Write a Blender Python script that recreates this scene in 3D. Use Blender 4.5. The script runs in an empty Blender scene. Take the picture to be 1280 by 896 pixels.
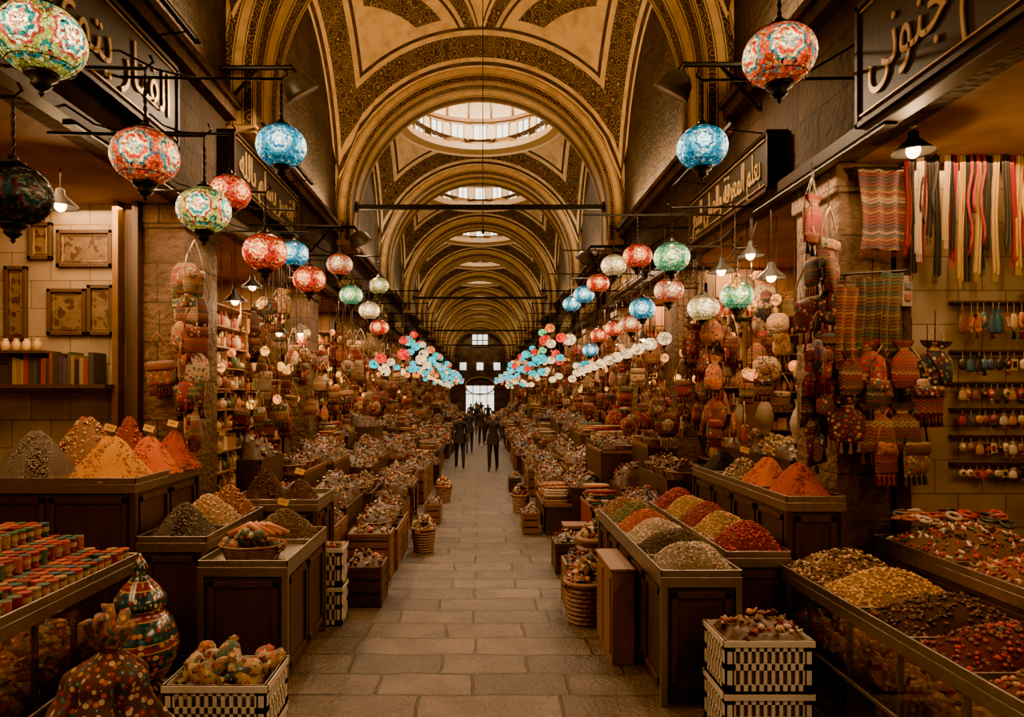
import bpy, math, random
import numpy as np
from mathutils import Matrix
rng=np.random.default_rng(7); random.seed(7)
PI=math.pi
# ------------------------------------------------------------------ mesh kit
def tpl(V,F):
    return (np.array(V,float),np.array([i for f in F for i in f],dtype=np.int64),np.array([len(f) for f in F],dtype=np.int64))
def box_t():
    V=[(x,y,z) for x in(-.5,.5) for y in(-.5,.5) for z in(-.5,.5)]
    F=[(0,1,3,2),(4,6,7,5),(0,4,5,1),(2,3,7,6),(0,2,6,4),(1,5,7,3)]
    return tpl(V,F)
BOX=box_t()
def lathe(prof,n=16,sy=1.0,pl=0.,pk=8,pz=None):
    V=[];F=[];rings=[]
    for r,z in prof:
        if r<1e-6:
            rings.append([len(V)]);V.append((0,0,z))
        else:
            rings.append(list(range(len(V),len(V)+n)))
            for i in range(n):
                a=2*PI*i/n;w=1+(pl*math.cos(pk*a) if pl and (pz is None or pz[0]<=z<=pz[1]) else 0)
                V.append((r*w*math.cos(a),r*w*math.sin(a)*sy,z))
    for k in range(len(rings)-1):
        A,B=rings[k],rings[k+1]
        for i in range(n):
            j=(i+1)%n
            if len(A)==1 and len(B)==1: continue
            if len(A)==1: F.append((A[0],B[i],B[j]))
            elif len(B)==1: F.append((A[i],B[0],A[j]))
            else: F.append((A[i],B[i],B[j],A[j]))
    return tpl(V,F)
def sph(n=8,m=5,rz=1.0):
    return lathe([((0 if k in(0,m) else math.sin(PI*k/m)),rz*math.cos(PI*k/m)) for k in range(m+1)],n)
GRAIN=sph(5,4); SPH=sph(10,7); SPHH=sph(20,12)
def tube(pts,rad,n=6):
    pts=[np.array(p,float) for p in pts];V=[];F=[]
    if not hasattr(rad,'__len__'): rad=[rad]*len(pts)
    for k,p in enumerate(pts):
        d=pts[min(k+1,len(pts)-1)]-pts[max(k-1,0)];d/=np.linalg.norm(d)+1e-9
        up=np.array([0,0,1.]) if abs(d[2])<.9 else np.array([1.,0,0])
        a=np.cross(d,up);a/=np.linalg.norm(a);b=np.cross(d,a)
        for i in range(n):
            t=2*PI*i/n;V.append(p+rad[k]*(math.cos(t)*a+math.sin(t)*b))
    for k in range(len(pts)-1):
        for i in range(n):
            j=(i+1)%n;F.append((k*n+i,k*n+j,(k+1)*n+j,(k+1)*n+i))
    F.append(tuple(range(n))[::-1]);F.append(tuple((len(pts)-1)*n+i for i in range(n)))
    return tpl(V,F)
def grid_t(nx,ny,f):
    V=[f(i/nx,j/ny) for j in range(ny+1) for i in range(nx+1)]
    F=[(j*(nx+1)+i,j*(nx+1)+i+1,(j+1)*(nx+1)+i+1,(j+1)*(nx+1)+i) for j in range(ny) for i in range(nx)]
    return tpl(V,F)
def xf(t,loc=(0,0,0),sc=(1,1,1),R=None):
    V=t[0]*np.array(sc,float)
    if R is not None: V=V@R.T
    return (V+np.array(loc),t[1],t[2])
def Rz(a):
    c,s=math.cos(a),math.sin(a);return np.array([[c,-s,0],[s,c,0],[0,0,1.]])
def Rx(a):
    c,s=math.cos(a),math.sin(a);return np.array([[1.,0,0],[0,c,-s],[0,s,c]])
def Ry(a):
    c,s=math.cos(a),math.sin(a);return np.array([[c,0,s],[0,1.,0],[-s,0,c]])
def Rrand(n):
    q=rng.normal(size=(n,4));q/=np.linalg.norm(q,axis=1)[:,None];w,x,y,z=q.T
    return np.stack([np.stack([1-2*(y*y+z*z),2*(x*y-z*w),2*(x*z+y*w)],1),np.stack([2*(x*y+z*w),1-2*(x*x+z*z),2*(y*z-x*w)],1),np.stack([2*(x*z-y*w),2*(y*z+x*w),1-2*(x*x+y*y)],1)],1)
class MB:
    def __init__(s): s.V=[];s.L=[];s.S=[];s.C=[];s.M=[];s.SM=[];s.n=0
    def add(s,t,loc=(0,0,0),R=None,sc=(1,1,1),col=(.5,.5,.5),mat=0,smooth=False):
        V=t[0]*np.array(sc)
        if R is not None: V=V@R.T
        V=V+np.array(loc);s.V.append(V);s.L.append(t[1]+s.n);s.S.append(t[2])
        if isinstance(col,np.ndarray) and col.ndim==2: s.C.append(col)
        else: s.C.append(np.tile(np.array(col,float)[:3],(len(V),1)))
        s.M.append(np.full(len(t[2]),mat));s.SM.append(np.full(len(t[2]),smooth));s.n+=len(V);return s
    def many(s,t,locs,R,sc,cols,mat=0,smooth=False):
        n=len(locs)
        if n==0: return s
        locs=np.asarray(locs,float);sc=np.asarray(sc,float)
        if sc.ndim==1: sc=np.tile(sc,(n,1))
        V=t[0][None]*sc[:,None,:]
        V=np.einsum('nij,nkj->nki',R,V)+locs[:,None,:]
        k=len(t[0]);s.V.append(V.reshape(-1,3))
        s.L.append((t[1][None]+(np.arange(n)*k)[:,None]+s.n).ravel());s.S.append(np.tile(t[2],n))
        s.C.append(np.repeat(np.asarray(cols,float),k,axis=0))
        s.M.append(np.full(len(t[2])*n,mat));s.SM.append(np.full(len(t[2])*n,smooth));s.n+=n*k;return s
    def box(s,x0,x1,y0,y1,z0,z1,col=(.5,.5,.5),mat=0):
        return s.add(BOX,((x0+x1)/2,(y0+y1)/2,(z0+z1)/2),None,(abs(x1-x0),abs(y1-y0),abs(z1-z0)),col,mat)
    def mesh(s,name,mats):
        V=np.concatenate(s.V);L=np.concatenate(s.L);S=np.concatenate(s.S);C=np.concatenate(s.C)
        me=bpy.data.meshes.new(name);me.vertices.add(len(V));me.vertices.foreach_set('co',V.ravel().astype(np.float32))
        me.loops.add(len(L));me.loops.foreach_set('vertex_index',L.astype(np.int32))
        me.polygons.add(len(S));st=np.concatenate([[0],np.cumsum(S)[:-1]]);me.polygons.foreach_set('loop_start',st.astype(np.int32))
        me.polygons.foreach_set('material_index',np.concatenate(s.M).astype(np.int32))
        me.polygons.foreach_set('use_smooth',np.concatenate(s.SM).astype(bool))
        for m in mats: me.materials.append(m)
        me.update(calc_edges=True)
        a=me.color_attributes.new('Col','FLOAT_COLOR','POINT')
        a.data.foreach_set('color',np.concatenate([C,np.ones((len(C),1))],1).ravel().astype(np.float32))
        return me
    def obj(s,name,mats,loc=(0,0,0),scale=1.0,parent=None,bevel=0):
        return mkobj(name,s.mesh(name,mats),loc,scale,parent,bevel)
def mkobj(name,me,loc=(0,0,0),scale=1.0,parent=None,bevel=0):
    o=bpy.data.objects.new(name,me);bpy.context.scene.collection.objects.link(o);o.location=loc
    o.scale=(scale,)*3 if not hasattr(scale,'__len__') else scale
    if parent: o.parent=parent
    if bevel:
        b=o.modifiers.new('bevel','BEVEL');b.width=bevel;b.segments=2;b.limit_method='ANGLE'
    return o
# ------------------------------------------------------------------ materials
def newmat(name):
    m=bpy.data.materials.new(name);m.use_nodes=True;nt=m.node_tree;nt.nodes.clear()
    out=nt.nodes.new('ShaderNodeOutputMaterial');return m,nt,out
def nd(nt,t,props=None,**inp):
    n=nt.nodes.new('ShaderNode'+t)
    for k,v in (props or {}).items(): setattr(n,k,v)
    for k,v in inp.items():
        key=int(k[1:]) if k[0]=='i' and k[1:].isdigit() else k.replace('_',' ')
        sk=n.inputs[key]
        if hasattr(v,'is_output'): nt.links.new(v,sk)
        else:
            if hasattr(v,'__len__') and len(v)==3 and sk.type=='RGBA': v=(*v,1)
            sk.default_value=v
    return n
def mt(nt,op,a,b=None,c=None):
    kw={'i0':a}
    if b is not None: kw['i1']=b
    if c is not None: kw['i2']=c
    return nd(nt,'Math',{'operation':op},**kw).outputs[0]
def mixc(nt,f,a,b,mode='MIX'):
    n=nt.nodes.new('ShaderNodeMix');n.data_type='RGBA';n.blend_type=mode
    for idx,v in ((0,f),(6,a),(7,b)):
        if hasattr(v,'is_output'): nt.links.new(v,n.inputs[idx])
        else: n.inputs[idx].default_value=v if idx==0 else (*v[:3],1)
    return n.outputs[2]
def ramp(nt,f,stops,interp='CONSTANT'):
    rp=nt.nodes.new('ShaderNodeValToRGB');nt.links.new(f,rp.inputs[0]);cr=rp.color_ramp;cr.interpolation=interp
    cr.elements[0].position=stops[0][0];cr.elements[0].color=(*stops[0][1],1);cr.elements[1].position=stops[1][0];cr.elements[1].color=(*stops[1][1],1)
    for p,c in stops[2:]:
        e=cr.elements.new(p);e.color=(*c,1)
    return rp.outputs[0]
def band(nt,v,a,b): return mt(nt,'MULTIPLY',mt(nt,'GREATER_THAN',v,a),mt(nt,'LESS_THAN',v,b))
def attr(nt,name='Col'): return nd(nt,'Attribute',{'attribute_name':name}).outputs['Color']
def objc(nt): return nd(nt,'TexCoord').outputs['Object']
def noise(nt,vec,scale,detail=3): return nd(nt,'TexNoise',None,Vector=vec,Scale=scale,Detail=detail).outputs['Fac']
def finish(nt,out,col,rough=.6,metal=0.,bump=None,bs=.3,bd=.01,**kw):
    p=nd(nt,'BsdfPrincipled',None,Base_Color=col,Roughness=rough,Metallic=metal,**kw)
    if bump is not None:
        b=nd(nt,'Bump',None,Height=bump,Strength=bs,Distance=bd);nt.links.new(b.outputs[0],p.inputs['Normal'])
    nt.links.new(p.outputs[0],out.inputs[0]);return p
def m_plain(name,c,rough=.6,metal=0.,var=.35,sc=8.,**kw):
    m,nt,o=newmat(name);n=noise(nt,objc(nt),sc)
    col=mixc(nt,n,tuple(x*(1-var) for x in c),tuple(min(1,x*(1+var)) for x in c))
    finish(nt,o,col,rough,metal,n,.15,.01,**kw);return m
def m_attr(name,rough=.5,nsc=60.,amt=.4,bs=.3,bd=.004,metal=0.,coat=0.):
    m,nt,o=newmat(name);v=objc(nt);n=noise(nt,v,nsc);k=mt(nt,'ADD',mt(nt,'MULTIPLY',n,amt*2),1-amt)
    g=nd(nt,'CombineColor',None,Red=k,Green=k,Blue=k).outputs[0]
    finish(nt,o,mixc(nt,1.,attr(nt),g,'MULTIPLY'),rough,metal,n,bs,bd,Coat_Weight=coat);return m
M_goods=m_attr('goods_mixed',.45,40.,.5)
M_powder=m_attr('spice_powder',.95,120.,.45,1.,.015)
M_grain=m_attr('spice_grain',.5,90.,.4)
M_steel=m_plain('brushed_steel',(.28,.24,.2),.36,.9,.3,20)
M_iron=m_plain('black_iron',(.02,.017,.014),.5,.6)
M_brass=m_plain('old_brass',(.35,.2,.07),.35,.9)
M_gold=m_plain('gold_leaf',(.66,.43,.17),.4,.5)
def m_wood(name,c,sc=3.):
    m,nt,o=newmat(name);v=objc(nt);mp=nd(nt,'Mapping',None,Vector=v,Scale=(6.,6.,.8)).outputs[0]
    n=noise(nt,mp,sc,5);n2=noise(nt,v,1.2)
    col=mixc(nt,n,tuple(x*.45 for x in c),tuple(x*1.5 for x in c));col=mixc(nt,mt(nt,'MULTIPLY',n2,.6),col,tuple(x*.4 for x in c))
    finish(nt,o,col,.5,0,n,.3,.006);return m
M_wood=m_wood('dark_walnut',(.06,.03,.015));M_wood2=m_wood('warm_oak',(.2,.09,.033));M_board=m_wood('sign_board',(.02,.013,.009))
M_crate=m_plain('crate_plastic',(.55,.47,.35),.6,0,.15,5);M_paint=m_attr('painted_surface',.5,12.,.2)
M_cable=m_plain('cable_black',(.01,.01,.01),.6)
TXP=[(0,(.28,.02,.015)),(.16,(.02,.05,.1)),(.3,(.45,.22,.03)),(.42,(.03,.1,.06)),(.55,(.55,.4,.2)),(.68,(.2,.02,.03)),(.8,(.02,.13,.14)),(.9,(.42,.08,.02))]
def m_textile(name,flor=False):
    m,nt,o=newmat(name);v=objc(nt);s=nd(nt,'SeparateXYZ',None,Vector=v)
    h=mt(nt,'ADD',s.outputs[0],s.outputs[1]);z=s.outputs[2];base=attr(nt)
    if flor:
        vo=nd(nt,'TexVoronoi',{'feature':'F1'},Vector=v,Scale=30.);d=vo.outputs['Distance'];cr=nd(nt,'SeparateColor',None,Color=vo.outputs['Color']).outputs[0]
        pal=ramp(nt,cr,TXP);c=mixc(nt,mt(nt,'LESS_THAN',d,.45),base,pal);c=mixc(nt,mt(nt,'LESS_THAN',d,.14),c,(.6,.42,.2))
        bump=d
    else:
        zig=mt(nt,'MULTIPLY',mt(nt,'PINGPONG',mt(nt,'MULTIPLY',h,22.),.5),1.4);zz=mt(nt,'ADD',mt(nt,'MULTIPLY',z,34.),zig)
        f=mt(nt,'FRACT',zz);cell=nd(nt,'TexWhiteNoise',{'noise_dimensions':'1D'},W=mt(nt,'FLOOR',mt(nt,'MULTIPLY',zz,1.))).outputs[0]
        pal=ramp(nt,cell,TXP);c=mixc(nt,.38,base,pal)
        c=mixc(nt,mt(nt,'GREATER_THAN',f,.78),c,(.02,.01,.008));c=mixc(nt,mt(nt,'MULTIPLY',band(nt,f,.1,.2),.35),c,(.5,.33,.15))
        bump=noise(nt,v,200.)
    n=noise(nt,v,9.);c=mixc(nt,mt(nt,'MULTIPLY',n,.35),c,(.05,.02,.01))
    finish(nt,o,c,.85,0,bump,.25,.004,Sheen_Weight=.05);return m
M_kilim=m_textile('kilim_textile');M_floral=m_textile('floral_textile',True)
M_cloth=m_attr('scarf_cloth',.85,150.,.3)
def m_floor():
    m,nt,o=newmat('stone_paving');v=objc(nt)
    nz=nd(nt,'TexNoise',None,Vector=v,Scale=1.3,Detail=2.).outputs['Color']
    vv=nd(nt,'VectorMath',{'operation':'MULTIPLY_ADD'},i0=nz,i1=(.12,.12,0),i2=v).outputs[0]
    b=nd(nt,'TexBrick',{'offset':.37,'offset_frequency':2,'squash':1.4,'squash_frequency':3},Vector=vv,Scale=1.,Mortar_Size=.014,Mortar_Smooth=.4,Brick_Width=.78,Row_Height=.42,Color1=(.15,.112,.078),Color2=(.05,.039,.03),Mortar=(.008,.006,.005),Bias=-.05)
    n=noise(nt,v,3.,10);n2=noise(nt,v,26.,6)
    n1=nd(nt,'MapRange',None,Value=n,From_Min=.38,From_Max=.64).outputs[0]
    c=mixc(nt,mt(nt,'MULTIPLY',n1,.7),b.outputs['Color'],(.04,.029,.021));c=mixc(nt,mt(nt,'MULTIPLY',n2,.32),c,(.23,.175,.125))
    h=mt(nt,'SUBTRACT',mt(nt,'ADD',mt(nt,'MULTIPLY',n,1.),mt(nt,'MULTIPLY',n2,.5)),b.outputs['Fac'])
    finish(nt,o,c,mt(nt,'ADD',mt(nt,'MULTIPLY',n2,.45),.17),0,h,1.,.045);return m
M_floor=m_floor()
def m_block(name,c1,c2,mort,bw,rh,rough=.8,ms=.008,bs=.5,dirt=.6,bd=.02):
    m,nt,o=newmat(name);v=objc(nt);s=nd(nt,'SeparateXYZ',None,Vector=v)
    uv=nd(nt,'CombineXYZ',None,X=mt(nt,'ADD',s.outputs[0],s.outputs[1]),Y=s.outputs[2]).outputs[0]
    b=nd(nt,'TexBrick',None,Vector=uv,Scale=1.,Mortar_Size=ms,Brick_Width=bw,Row_Height=rh,Color1=c1,Color2=c2,Mortar=mort)
    n=noise(nt,v,2.5,8);n2=noise(nt,v,14.,6);n=nd(nt,'MapRange',None,Value=n,From_Min=.3,From_Max=.7).outputs[0]
    c=mixc(nt,mt(nt,'MULTIPLY',n,dirt),b.outputs['Color'],tuple(x*.25 for x in c1));h=mt(nt,'SUBTRACT',n2,b.outputs['Fac'])
    finish(nt,o,c,rough,0,h,bs,bd);return m
M_stone=m_block('old_stone',(.2,.115,.058),(.11,.062,.032),(.03,.018,.01),.7,.42,.85,.008,1.,.9,.05)
M_upper=m_block('upper_stone',(.085,.048,.024),(.055,.032,.017),(.02,.012,.006),.8,.45,.85,.01,.8,.8,.04)
M_tile=m_block('cream_tile',(.33,.25,.15),(.27,.2,.115),(.12,.08,.04),.42,.3,.4,.006,.2,.6)
M_shopwall=m_block('shop_plaster',(.3,.155,.055),(.25,.12,.042),(.17,.08,.035),.5,.5,.7,.004,.2,.7)
def ornament(nt,v,sc=5.5):
    vo=nd(nt,'TexVoronoi',{'feature':'F1'},Vector=v,Scale=sc,Randomness=.3).outputs['Distance']
    r=mt(nt,'FRACT',mt(nt,'MULTIPLY',vo,4.));f=band(nt,r,.34,.5)
    v2=nd(nt,'TexVoronoi',{'feature':'F1'},Vector=v,Scale=sc*2.7,Randomness=.6).outputs['Distance']
    f=mt(nt,'MAXIMUM',f,mt(nt,'LESS_THAN',v2,.15));return f
DK=(.026,.009,.006)
def m_vault(name,base,base2):
    m,nt,o=newmat(name);v=objc(nt);s=nd(nt,'SeparateColor',None,Color=attr(nt))
    a=mt(nt,'ABSOLUTE',s.outputs[0]);b=mt(nt,'ABSOLUTE',s.outputs[1])
    mx=mt(nt,'MAXIMUM',a,b);star=mt(nt,'ADD',mt(nt,'POWER',a,.62),mt(nt,'POWER',b,.62))
    rr=mt(nt,'SQRT',mt(nt,'ADD',mt(nt,'MULTIPLY',a,a),mt(nt,'MULTIPLY',b,b)))
    inn=mt(nt,'LESS_THAN',mx,.78)
    bnd=mt(nt,'MAXIMUM',band(nt,mx,.83,.95),mt(nt,'MULTIPLY',inn,band(nt,star,.98,1.1)))
    bnd=mt(nt,'MAXIMUM',bnd,band(nt,rr,.07,.13))
    lines=mt(nt,'MAXIMUM',band(nt,mx,.78,.8),mt(nt,'MULTIPLY',inn,mt(nt,'MAXIMUM',band(nt,star,.92,.945),band(nt,star,1.135,1.16))))
    lines=mt(nt,'MAXIMUM',lines,band(nt,mx,.97,.99));lines=mt(nt,'MAXIMUM',lines,mt(nt,'LESS_THAN',rr,.03))
    tri=mt(nt,'MULTIPLY',band(nt,star,1.24,1.4),mt(nt,'LESS_THAN',mx,.72))
    bnd=mt(nt,'MAXIMUM',bnd,tri)
    n=noise(nt,v,1.3,6);bc=mixc(nt,n,base,base2)
    oc=mixc(nt,ornament(nt,v),DK,tuple(x*.42 for x in base))
    c=mixc(nt,bnd,bc,oc);c=mixc(nt,lines,c,DK)
    n3=noise(nt,v,5.,8);n3r=nd(nt,'MapRange',None,Value=n3,From_Min=.42,From_Max=.78).outputs[0];c=mixc(nt,mt(nt,'MULTIPLY',n3r,.55),c,(.14,.065,.018))
    finish(nt,o,c,.75,0,n3,.3,.03);return m
M_vault=m_vault('painted_vault',(.7,.42,.12),(.5,.27,.065))
M_vault2=m_vault('painted_vault_pale',(.7,.52,.27),(.55,.36,.15))
def m_rib():
    m,nt,o=newmat('painted_arch');v=objc(nt);t=nd(nt,'SeparateColor',None,Color=attr(nt)).outputs[0]
    e=mt(nt,'ABSOLUTE',mt(nt,'SUBTRACT',t,.5))
    bnd=band(nt,e,.19,.41);lines=mt(nt,'MAXIMUM',band(nt,e,.12,.15),band(nt,e,.44,.47))
    bc=mixc(nt,noise(nt,v,1.5,5),(.66,.4,.12),(.45,.24,.06))
    c=mixc(nt,bnd,bc,mixc(nt,ornament(nt,v,6.5),DK,(.32,.18,.06)));c=mixc(nt,lines,c,DK)
    n3=noise(nt,v,5.,8);n3r=nd(nt,'MapRange',None,Value=n3,From_Min=.42,From_Max=.78).outputs[0];c=mixc(nt,mt(nt,'MULTIPLY',n3r,.55),c,(.12,.055,.017))
    finish(nt,o,c,.75,0,n3,.2,.02);return m
M_rib=m_rib()
def m_emit(name,c,s,sampling=None):
    m,nt,o=newmat(name);e=nd(nt,'Emission',None,Color=c,Strength=s);nt.links.new(e.outputs[0],o.inputs[0])
    if sampling: m.cycles.emission_sampling=sampling
    return m
M_sky=m_emit('skylight_glass',(1,.9,.72),7.);M_door=m_emit('door_daylight_glass',(1,.93,.8),4.,'NONE');M_bulb=m_emit('warm_bulb',(1,.66,.3),30.,'NONE')
M_glass,nt,o=newmat('cabinet_glass');tr=nd(nt,'BsdfTransparent',None,Color=(.85,.82,.75));gl=nd(nt,'BsdfGlossy',None,Color=(.9,.85,.8),Roughness=.05)
mx=nd(nt,'MixShader',None,Fac=.1);nt.links.new(tr.outputs[0],mx.inputs[1]);nt.links.new(gl.outputs[0],mx.inputs[2]);nt.links.new(mx.outputs[0],o.inputs[0])
def m_mosaic(name,core,A,B,base,strength=5.5):
    m,nt,o=newmat(name);v=objc(nt);s=nd(nt,'SeparateXYZ',None,Vector=v);x,y,z=s.outputs
    phi=mt(nt,'MULTIPLY',mt(nt,'ARCTAN2',y,x),5/(2*PI));f=mt(nt,'SUBTRACT',mt(nt,'FRACT',mt(nt,'ADD',phi,.5)),.5)
    rho=mt(nt,'SQRT',mt(nt,'ADD',mt(nt,'MULTIPLY',x,x),mt(nt,'MULTIPLY',y,y)))
    a=mt(nt,'MULTIPLY',mt(nt,'MULTIPLY',f,2*PI/5),rho);r0=mt(nt,'SQRT',mt(nt,'ADD',mt(nt,'MULTIPLY',a,a),mt(nt,'MULTIPLY',z,z)))
    pet=mt(nt,'MULTIPLY',mt(nt,'COSINE',mt(nt,'MULTIPLY',mt(nt,'ARCTAN2',z,a),8.)),.03);r=mt(nt,'ADD',r0,pet)
    c=ramp(nt,r,[(0,core),(.1,B),(.15,core),(.26,A),(.37,core),(.43,B),(.5,base),(.64,A),(.7,base)])
    vo=nd(nt,'TexVoronoi',{'feature':'DISTANCE_TO_EDGE'},Vector=v,Scale=11.).outputs['Distance']
    vc=nd(nt,'TexVoronoi',{'feature':'F1'},Vector=v,Scale=11.).outputs['Color'];g=nd(nt,'SeparateColor',None,Color=vc).outputs
    c=mixc(nt,mt(nt,'MULTIPLY',mt(nt,'GREATER_THAN',g[1],.85),.8),c,core)
    c=mixc(nt,mt(nt,'MULTIPLY',mt(nt,'LESS_THAN',g[1],.1),.9),c,B)
    k=mt(nt,'MULTIPLY',mt(nt,'ADD',mt(nt,'MULTIPLY',g[0],1.),.3),mt(nt,'ADD',mt(nt,'MULTIPLY',mt(nt,'GREATER_THAN',vo,.045),.97),.03))
    k=mt(nt,'MULTIPLY',k,mt(nt,'SUBTRACT',1.2,mt(nt,'MULTIPLY',mt(nt,'ABSOLUTE',z),1.15)))
    k=mt(nt,'MULTIPLY',k,mt(nt,'ADD',.3,mt(nt,'MULTIPLY',mt(nt,'POWER',mt(nt,'SUBTRACT',1.,mt(nt,'MINIMUM',r0,1.)),1.6),1.5)))
    e=nd(nt,'Emission',None,Color=c,Strength=mt(nt,'MULTIPLY',k,strength))
    gl=nd(nt,'BsdfGlossy',None,Color=(.06,.06,.06),Roughness=.2);ad=nd(nt,'AddShader');nt.links.new(e.outputs[0],ad.inputs[0]);nt.links.new(gl.outputs[0],ad.inputs[1])
    nt.links.new(ad.outputs[0],o.inputs[0]);return m
MOS={'red':m_mosaic('mosaic_red',(1,.5,.12),(.9,.07,.01),(.6,.02,.01),(.75,.02,.008)),
'orange':m_mosaic('mosaic_orange',(1,.55,.14),(.75,.03,.01),(.03,.2,.2),(.95,.1,.01)),
'blue':m_mosaic('mosaic_blue',(.85,.95,.7),(.01,.2,.38),(.05,.5,.62),(.02,.34,.46)),
'green':m_mosaic('mosaic_green',(1,.85,.35),(.04,.4,.15),(.5,.6,.08),(.08,.5,.22)),
'lime':m_mosaic('mosaic_lime',(1,.85,.35),(.01,.25,.18),(.6,.05,.02),(.7,.6,.08)),
'cream':m_mosaic('mosaic_cream',(1,.8,.4),(.8,.28,.05),(1,.65,.2),(1,.62,.22)),
'dark':m_mosaic('mosaic_dark',(.3,.25,.12),(.05,.12,.08),(.3,.04,.02),(.02,.08,.07),.4)}
m,nt,o=newmat('mosaic_small');v=objc(nt);vo=nd(nt,'TexVoronoi',{'feature':'DISTANCE_TO_EDGE'},Vector=v,Scale=26.).outputs['Distance']
g=nd(nt,'SeparateColor',None,Color=nd(nt,'TexVoronoi',{'feature':'F1'},Vector=v,Scale=26.).outputs['Color']).outputs[0]
k=mt(nt,'MULTIPLY',mt(nt,'MULTIPLY',mt(nt,'ADD',mt(nt,'MULTIPLY',mt(nt,'GREATER_THAN',vo,.06),.8),.2),mt(nt,'ADD',mt(nt,'MULTIPLY',g,2.),.3)),3.)
e=nd(nt,'Emission',None,Color=attr(nt),Strength=k);nt.links.new(e.outputs[0],o.inputs[0]);M_small=m;m.cycles.emission_sampling='NONE'
m,nt,o=newmat('picture_art');v=objc(nt);n=noise(nt,v,9.,6);c=mixc(nt,n,(.02,.013,.008),(.2,.13,.06));c=mixc(nt,mt(nt,'GREATER_THAN',noise(nt,v,13.,2),.55),c,(.04,.02,.01));finish(nt,o,c,.4);M_pic=m
# ------------------------------------------------------------------ camera/world
sc=bpy.context.scene
cam=bpy.data.cameras.new('camera');co=bpy.data.objects.new('camera',cam);sc.collection.objects.link(co)
co.location=(0,0,2.4);co.rotation_euler=(PI/2,0,0);cam.lens=24;cam.sensor_width=36;cam.shift_x=40/1280;cam.shift_y=42/1280;cam.clip_end=300
sc.camera=co
try: sc.view_settings.look='AgX - Punchy'
except Exception: pass
w=bpy.data.worlds.new('world');sc.world=w;w.use_nodes=True;bg=w.node_tree.nodes['Background'];bg.inputs[0].default_value=(1,.72,.45,1);bg.inputs[1].default_value=.6
def area(name,loc,rot,sx,sy,power,col=(1,.58,.27),spread=PI):
    l=bpy.data.lights.new(name,'AREA');l.shape='RECTANGLE';l.size=sx;l.size_y=sy;l.energy=power;l.color=col;l.spread=spread
    o=bpy.data.objects.new(name,l);sc.collection.objects.link(o);o.location=loc;o.rotation_euler=rot;return o
# ------------------------------------------------------------------ shell
Y0,Y1=-4.2,76.6;ZS=6.15;WV=3.05;LV=2.6;RI=3.1
mb=MB();mb.box(-5.8,5.8,Y0,Y1,-.12,0);mb.obj('floor',[M_floor])
RIBS=[-4.2+6.2*k for k in range(14)]
pilL=[(-1.2,-.4),(7.3,8.2)]+[(12.6+4.6*k,13.3+4.6*k) for k in range(14)]
pilR=[(-1.2,-.4),(6.0,6.8)]+[(11.0+4.6*k,11.7+4.6*k) for k in range(14)]
for sgn,pil,nm in((-1,pilL,'left'),(1,pilR,'right')):
    def X(a,b): return (sgn*a,sgn*b) if sgn>0 else (-b,-a)
    mb=MB();x=X(3.05,3.3);mb.box(x[0],x[1],Y0,Y1,4.42,11.2,mat=0);x=X(5.6,5.8);mb.box(x[0],x[1],Y0,Y1,0,4.7,mat=1)
    x=X(3.3,5.8);mb.box(x[0],x[1],Y0,Y1,4.42,4.6,mat=1)
    mb.obj('wall_'+nm,[M_upper,M_shopwall])
    for i,(a,b) in enumerate(pil):
        if b>Y1: continue
        mb=MB();x=X(3.15,3.62);mb.box(x[0],x[1],a,b,0,4.42);x=X(3.11,3.66);mb.box(x[0],x[1],a-.04,b+.04,0,.5);mb.box(x[0],x[1],a-.03,b+.03,4.15,4.4)
        mb.obj('stone_pilaster',[M_stone],bevel=.02)
        mb=MB();x=X(3.8,5.6);mb.box(x[0],x[1],a+.05,b-.05,0,4.42,mat=0);x=X(3.67,3.8);mb.box(x[0],x[1],a+.02,b-.02,0,4.42,mat=1)
        mb.obj('partition_wall',[M_tile if i<2 else M_shopwall,M_wood])
    mb=MB();x=X(2.86,3.05);mb.box(x[0],x[1],Y0,Y1,5.78,5.86);x=X(2.92,3.05);mb.box(x[0],x[1],Y0,Y1,5.66,5.78);mb.box(x[0],x[1],Y0,Y1,4.36,4.46,mat=1)
    mb.obj('trim_cornice_'+nm,[M_stone,M_wood])
def vault_mesh(name,hole,mat):
    mb=MB();V=[];F=[];C=[];NA=96;NR=18
    for i in range(NA):
        t=2*PI*i/NA;c,s=math.cos(t),math.sin(t);rm=min(WV/max(abs(c),1e-6),LV/max(abs(s),1e-6))
        for k in range(NR+1):
            r=hole+(rm-hole)*k/NR;x=r*c;y=r*s
            V.append((x,y,ZS+RI*math.sqrt(max(0,2-(x/WV)**2-(y/LV)**2))));C.append((x/WV,y/LV,0))
    for i in range(NA):
        j=(i+1)%NA
        for k in range(NR): F.append((i*(NR+1)+k,j*(NR+1)+k,j*(NR+1)+k+1,i*(NR+1)+k+1))
    mb.add(tpl(V,F),col=np.array(C),smooth=True);return mb.mesh(name,[mat])
VA=vault_mesh('vault_closed',0.001,M_vault);VB=vault_mesh('vault_skylit',2.02,M_vault2)
mb=MB();pc=(.66,.5,.3)
mb.add(lathe([(2.18,9.35),(2.18,10.35),(2.08,10.75),(1.75,11.15),(1.2,11.45),(.62,11.6)],48),smooth=True,col=pc)
mb.add(lathe([(1.98,9.5),(2.0,9.66),(2.1,9.72),(2.2,9.72)],48),col=(.3,.17,.07));mb.add(lathe([(1.98,9.5),(2.2,9.4)],48),col=(.33,.2,.08))
mb.add(lathe([(2.2,10.34),(2.08,10.34),(2.06,10.42),(2.16,10.48)],48),col=(.25,.13,.05))
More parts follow.
